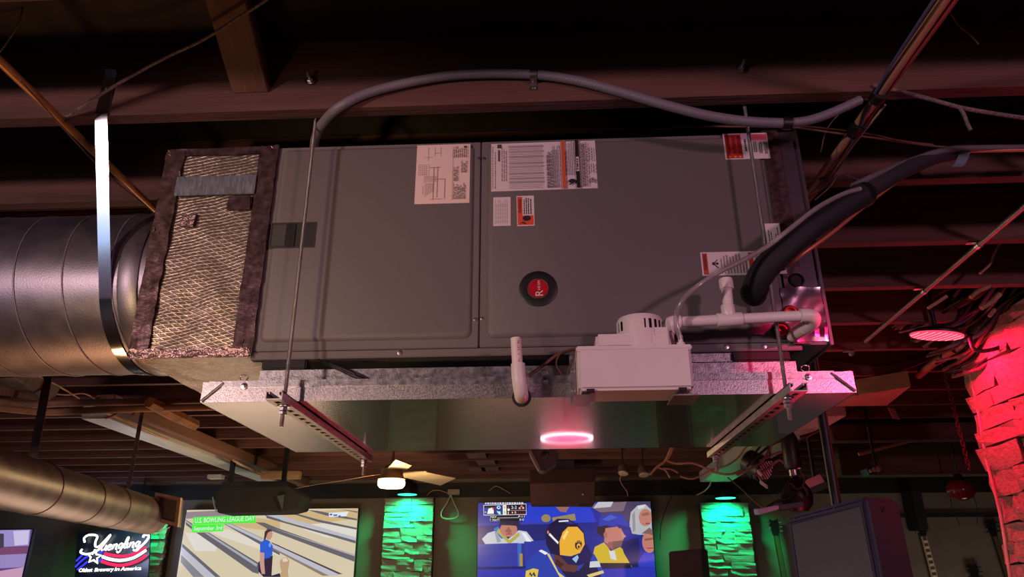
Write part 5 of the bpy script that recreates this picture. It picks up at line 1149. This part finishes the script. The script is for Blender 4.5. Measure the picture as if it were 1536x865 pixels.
# guitars on the far wall
def guitar(px, py_top, neck_px, body_col, lab, tilt, light_fret=True, six=True):
    y = WALL_Y-.09; hp = at(px, py_top, y)
    t = thing('guitar', lab, 'guitar', hp-Vector((0, 0, 1.1)))
    d_ = Vector((math.sin(tilt), 0, -math.cos(tilt))); s_ = Vector((math.cos(tilt), 0, math.sin(tilt)))
    hs = [hp+s_*a+d_*b for a, b in ((-.05, .0), (0, .02), (.05, .0), (.058, .06), (.04, .17), (.03, .2), (-.03, .2), (-.04, .17), (-.058, .06))]
    MB().prism(hs, (0, .02, 0)).build('headstock', black_pl, t)
    for k in range(3):
        for sg in (-1, 1):
            c = hp+s_*(sg*.075)+d_*(.045+.05*k); MB().tube([c-s_*sg*.025, c+s_*sg*.012], .010, 8).build('tuning_peg', zinc_p, t)
    n0 = hp+d_*.2; n1 = hp+d_*(.2+.66)
    MB().prism([n0-s_*.03, n0+s_*.03, n1+s_*.036, n1-s_*.036], (0, .025, 0)).build('neck', mat('fret_binding' if light_fret else 'dark_neck', (206, 190, 160) if light_fret else (40, 34, 32), .5), t)
    f_m = mat('fretboard', (92, 78, 50), .5)
    MB().prism([n0-s_*.022-Vector((0, .003, 0)), n0+s_*.022-Vector((0, .003, 0)), n1+s_*.028-Vector((0, .003, 0)), n1-s_*.028-Vector((0, .003, 0))], (0, .004, 0)).build('fingerboard', f_m, t)
    if light_fret:
        for k in range(9):
            c = n0+d_*(.05+.066*k)-Vector((0, .006, 0)); MB().prism([c-s_*.023, c+s_*.023, c+s_*.024+d_*.03, c-s_*.024+d_*.03], (0, .003, 0)).build('inlay', mat('pearl_inlay', (224, 214, 190), .35), t)
    pts = []; cb = n1+d_*.18
    for k in range(36):
        a = 2*math.pi*k/36; r = .20+.035*math.cos(2*a)-.03*math.cos(a)
        pts.append(cb+s_*(r*.85*math.sin(a))-d_*(r*1.15*math.cos(a)))
    MB().prism(pts, (0, .045, 0)).build('body', mat('guitar_body_%d' % body_col[0], body_col, .25, var=.1), t, bevel=.006)
    MB().prism([cb+s_*.09+d_*.1, cb-s_*.09+d_*.1, cb-s_*.09+d_*.13, cb+s_*.09+d_*.13], (0, -.015, 0)).build('bridge', zinc_p, t)
    return t
guitar(1160, 778, 0, (178, 120, 40), 'amber guitar with small dot neck beside the big loudspeaker', .06, False)
guitar(1379, 778, 0, (140, 24, 30), 'red guitar with pale block inlays on grey stage wall', .07, True)
guitar(1458, 845, 0, (60, 40, 36), 'guitar showing only its dark headstock on stage wall', .05, False)
guitar(1484, 778, 0, (110, 20, 30), 'dark necked guitar hanging beside the red stone pillar', .09, False)
# black rails on the stage wall
MB().box(at(1345, 770, 9.7).x, 9.70, at(1400, 775, 9.7).z, at(1500, 770, 9.7).x, 9.749, at(1400, 769, 9.7).z).build('black_rail', black_wall, wb)
a = at(1358, 735, 9.6); b = at(1385, 795, 9.6)
tag(MB().box(a.x, 9.45, b.z, b.x, 9.74, a.z).build('wall_cabinet', black_mat, bevel=.01), 'tall black cabinet on the stage wall behind loudspeaker', 'cabinet')

# ceiling clutter at right
bxm = mat('raw_board', (140, 116, 92), .8, var=.15, scale=6)
wbx = thing('board_box', 'open plain board box fixed under the ceiling beside the pan', 'box', az(1300, 600, 1.12))
q0 = [az(1262, 612, 1.12), az(1332, 609, 1.12), az(1366, 580, 1.12), az(1286, 592, 1.12)]
MB().prism([az(1258, 609, 1.10), az(1330, 608, 1.10), az(1364, 581, 1.10), az(1287, 593, 1.10)], (0, 0, .02)).build('bottom_board', bxm, wbx)
MB().prism([az(1287, 593, 1.10), az(1364, 581, 1.10), az(1364, 581, 1.10)+Vector((0, 0, .10)), az(1287, 593, 1.10)+Vector((0, 0, .10))], (0, -.02, 0)).build('side_board', bxm, wbx)
MB().prism([az(1258, 609, 1.10), az(1287, 593, 1.10), az(1287, 593, 1.10)+Vector((0, 0, .12)), az(1258, 609, 1.10)+Vector((0, 0, .12))], (-.02, 0, 0)).build('side_board', bxm, wbx)
tg = tag(MB().prism([at(1332, 611, 5.2), at(1341, 612, 5.2), at(1350, 629, 5.2), at(1340, 627, 5.2)], (0, .006, 0)).build('hanging_tag', mat('pink_tag', (150, 120, 116), .7)), 'small striped card hanging under the board box', 'card')
cable('rusty_pipe', [az(1378, 563, 1.19), az(1400, 545, 1.2), az(1432, 524, 1.21)], .022, mat('rusty_pipe_m', (140, 92, 72), .55, .4, var=.25, scale=20), 'short rusty pipe between red lamp and stone pillar', 'pipe', n=14)
cable('rusty_rod', [at(1288, 681, 6.4), at(1330, 670, 6.4), at(1380, 657, 6.4)], .014, cable_t, 'long brown rod across the dark ceiling beside pillar', 'rod')
# rusty chain beside the pillar
ch = thing('hanging_chain', 'rusty chain hanging beside the red stone pillar', 'chain', at(1450, 696, 3.95))
c1 = at(1453, 700, 3.95); c0 = Vector((c1.x-.02, 3.95, ZJ+.1)); nl = 34
rust = mat('rust_chain', (60, 38, 34), .7, .3, var=.3, scale=60)
for k in range(nl):
    c = c0.lerp(c1, k/(nl-1)); flip = k % 2
    pts = [(0.009*math.cos(a), 0, .016*math.sin(a)) for a in [2*math.pi*i/10 for i in range(11)]]
    if flip: pts = [(0, p[0], p[2]) for p in pts]
    MB().tube([c+Vector(p) for p in pts], .003, 5).build('link', rust, ch, smooth=60)
cable('red_tinted_wire', [at(1445, 515, 3.88), at(1455, 560, 3.87), at(1468, 620, 3.87), at(1480, 690, 3.87), at(1500, 770, 3.87), at(1515, 866, 3.87)], .007, cable_w, 'thin wire running down the red stone pillar', 'wire')
# lamp cord loop
cable('lamp_cord', [LR+Vector((.15, -.02, .01)), at(1456, 512, 3.55), at(1462, 524, 3.55), at(1478, 526, 3.55), at(1500, 520, 3.55), at(1515, 505, 3.55), at(1522, 480, 3.55), at(1524, 450, 3.55), at(1521, 415, 3.55), at(1518, 380, 3.5)], .010, cable_b, 'black cord looping from the red lamp past the stone pillar', 'cord')
# tangle of cables above the red lamp: each cable its own
rt = random.Random(5)
base = [(1536, 330), (1500, 372), (1460, 412), (1420, 448), (1385, 475)]
mats_ = [cable_b, cable_g, cable_br, cable_b, cable_bl]
for k in range(22):
    off = k*6.2-20; ph = rt.uniform(0, 6)
    pts = []
    for i, (x, y) in enumerate([(1590, 270)]+base+[(1350, 496)]):
        pts.append(at(x+off*.75+6*math.sin(ph+i*1.9), y+off*.62+7*math.cos(ph+i*1.5), 3.05+.14*i+rt.uniform(-.03, .03)))
    cable('loose_cable', pts, rt.choice((.006, .008, .010)), mats_[k % 5], 'loose dark cable in the tangle above the red lamp', 'cable', 'cable tangle above the red lamp', sm=5, n=6)
for pts, w, lab in (([(1392, 462), (1408, 452), (1420, 444)], .012, 'pale wood sliver lowest in the cable tangle'), ([(1456, 446), (1468, 436), (1484, 429)], .016, 'long curved pale strip in the cable tangle'), ([(1472, 462), (1488, 452), (1500, 441)], .018, 'broad pale strip in the cable tangle near pillar'), ([(1484, 474), (1492, 464)], .014, 'short pale strip in the cable tangle near pillar'), ([(1470, 410), (1485, 396), (1492, 380), (1500, 365)], .010, 'thin curled tan strip on top of the cable tangle'), ([(1512, 335), (1525, 352), (1540, 348)], .010, 'forked tan twig where the cable tangle enters')):
    cable('pale_strip', [at(x, y, 3.0) for x, y in pts], w*.6, cable_t, lab, 'strip', sm=5, n=6)
for k in range(7):
    y = 545+k*2.6
    cable('brown_wire', [at(1225, y-4+k, 4.6), at(1270, y+k*.4, 4.6), at(1310, y+6-k*.8, 4.6), at(1360, y-2-k, 4.6), at(1420, y-22-k*2, 4.6)], .007, cable_br, 'brown wire in the loose run behind the pan corner', 'wire', 'brown wires behind the pan corner', sm=6, n=6)
cable('tan_wire', [at(1225, 520, 4.2), at(1260, 519, 4.2), at(1300, 517, 4.2), at(1360, 510, 4.2)], .006, cable_br, 'thin straight wire from the conduit end to the red lamp', 'wire')
for k, pts in enumerate(([(1140, 690), (1165, 680), (1185, 672), (1200, 660), (1240, 640)], [(1120, 700), (1150, 672), (1175, 660), (1190, 668), (1215, 650)], [(1105, 712), (1130, 700), (1145, 690), (1160, 665), (1185, 655)], [(1200, 655), (1225, 647), (1250, 632), (1275, 617), (1300, 610)], [(1130, 714), (1142, 708), (1155, 700), (1168, 690), (1178, 696)])):
    cable('dark_cable', [at(x, y, 5.9) for x, y in pts], .010, cable_b if k % 2 else cable_g, ('dusty cable climbing from the par light to the pan corner', 'black cable arching above the par light', 'dusty cable lying along the green beam edge', 'black cable running from loudspeaker pole to the board box', 'short dusty cable looped beside the par light')[k], 'cable', 'cables under the pan corner')

for o in bpy.data.objects:
    if o.type == 'MESH' and o.parent is None and 'label' not in o and o.get('kind') is None: print('UNLABELLED', o.name)
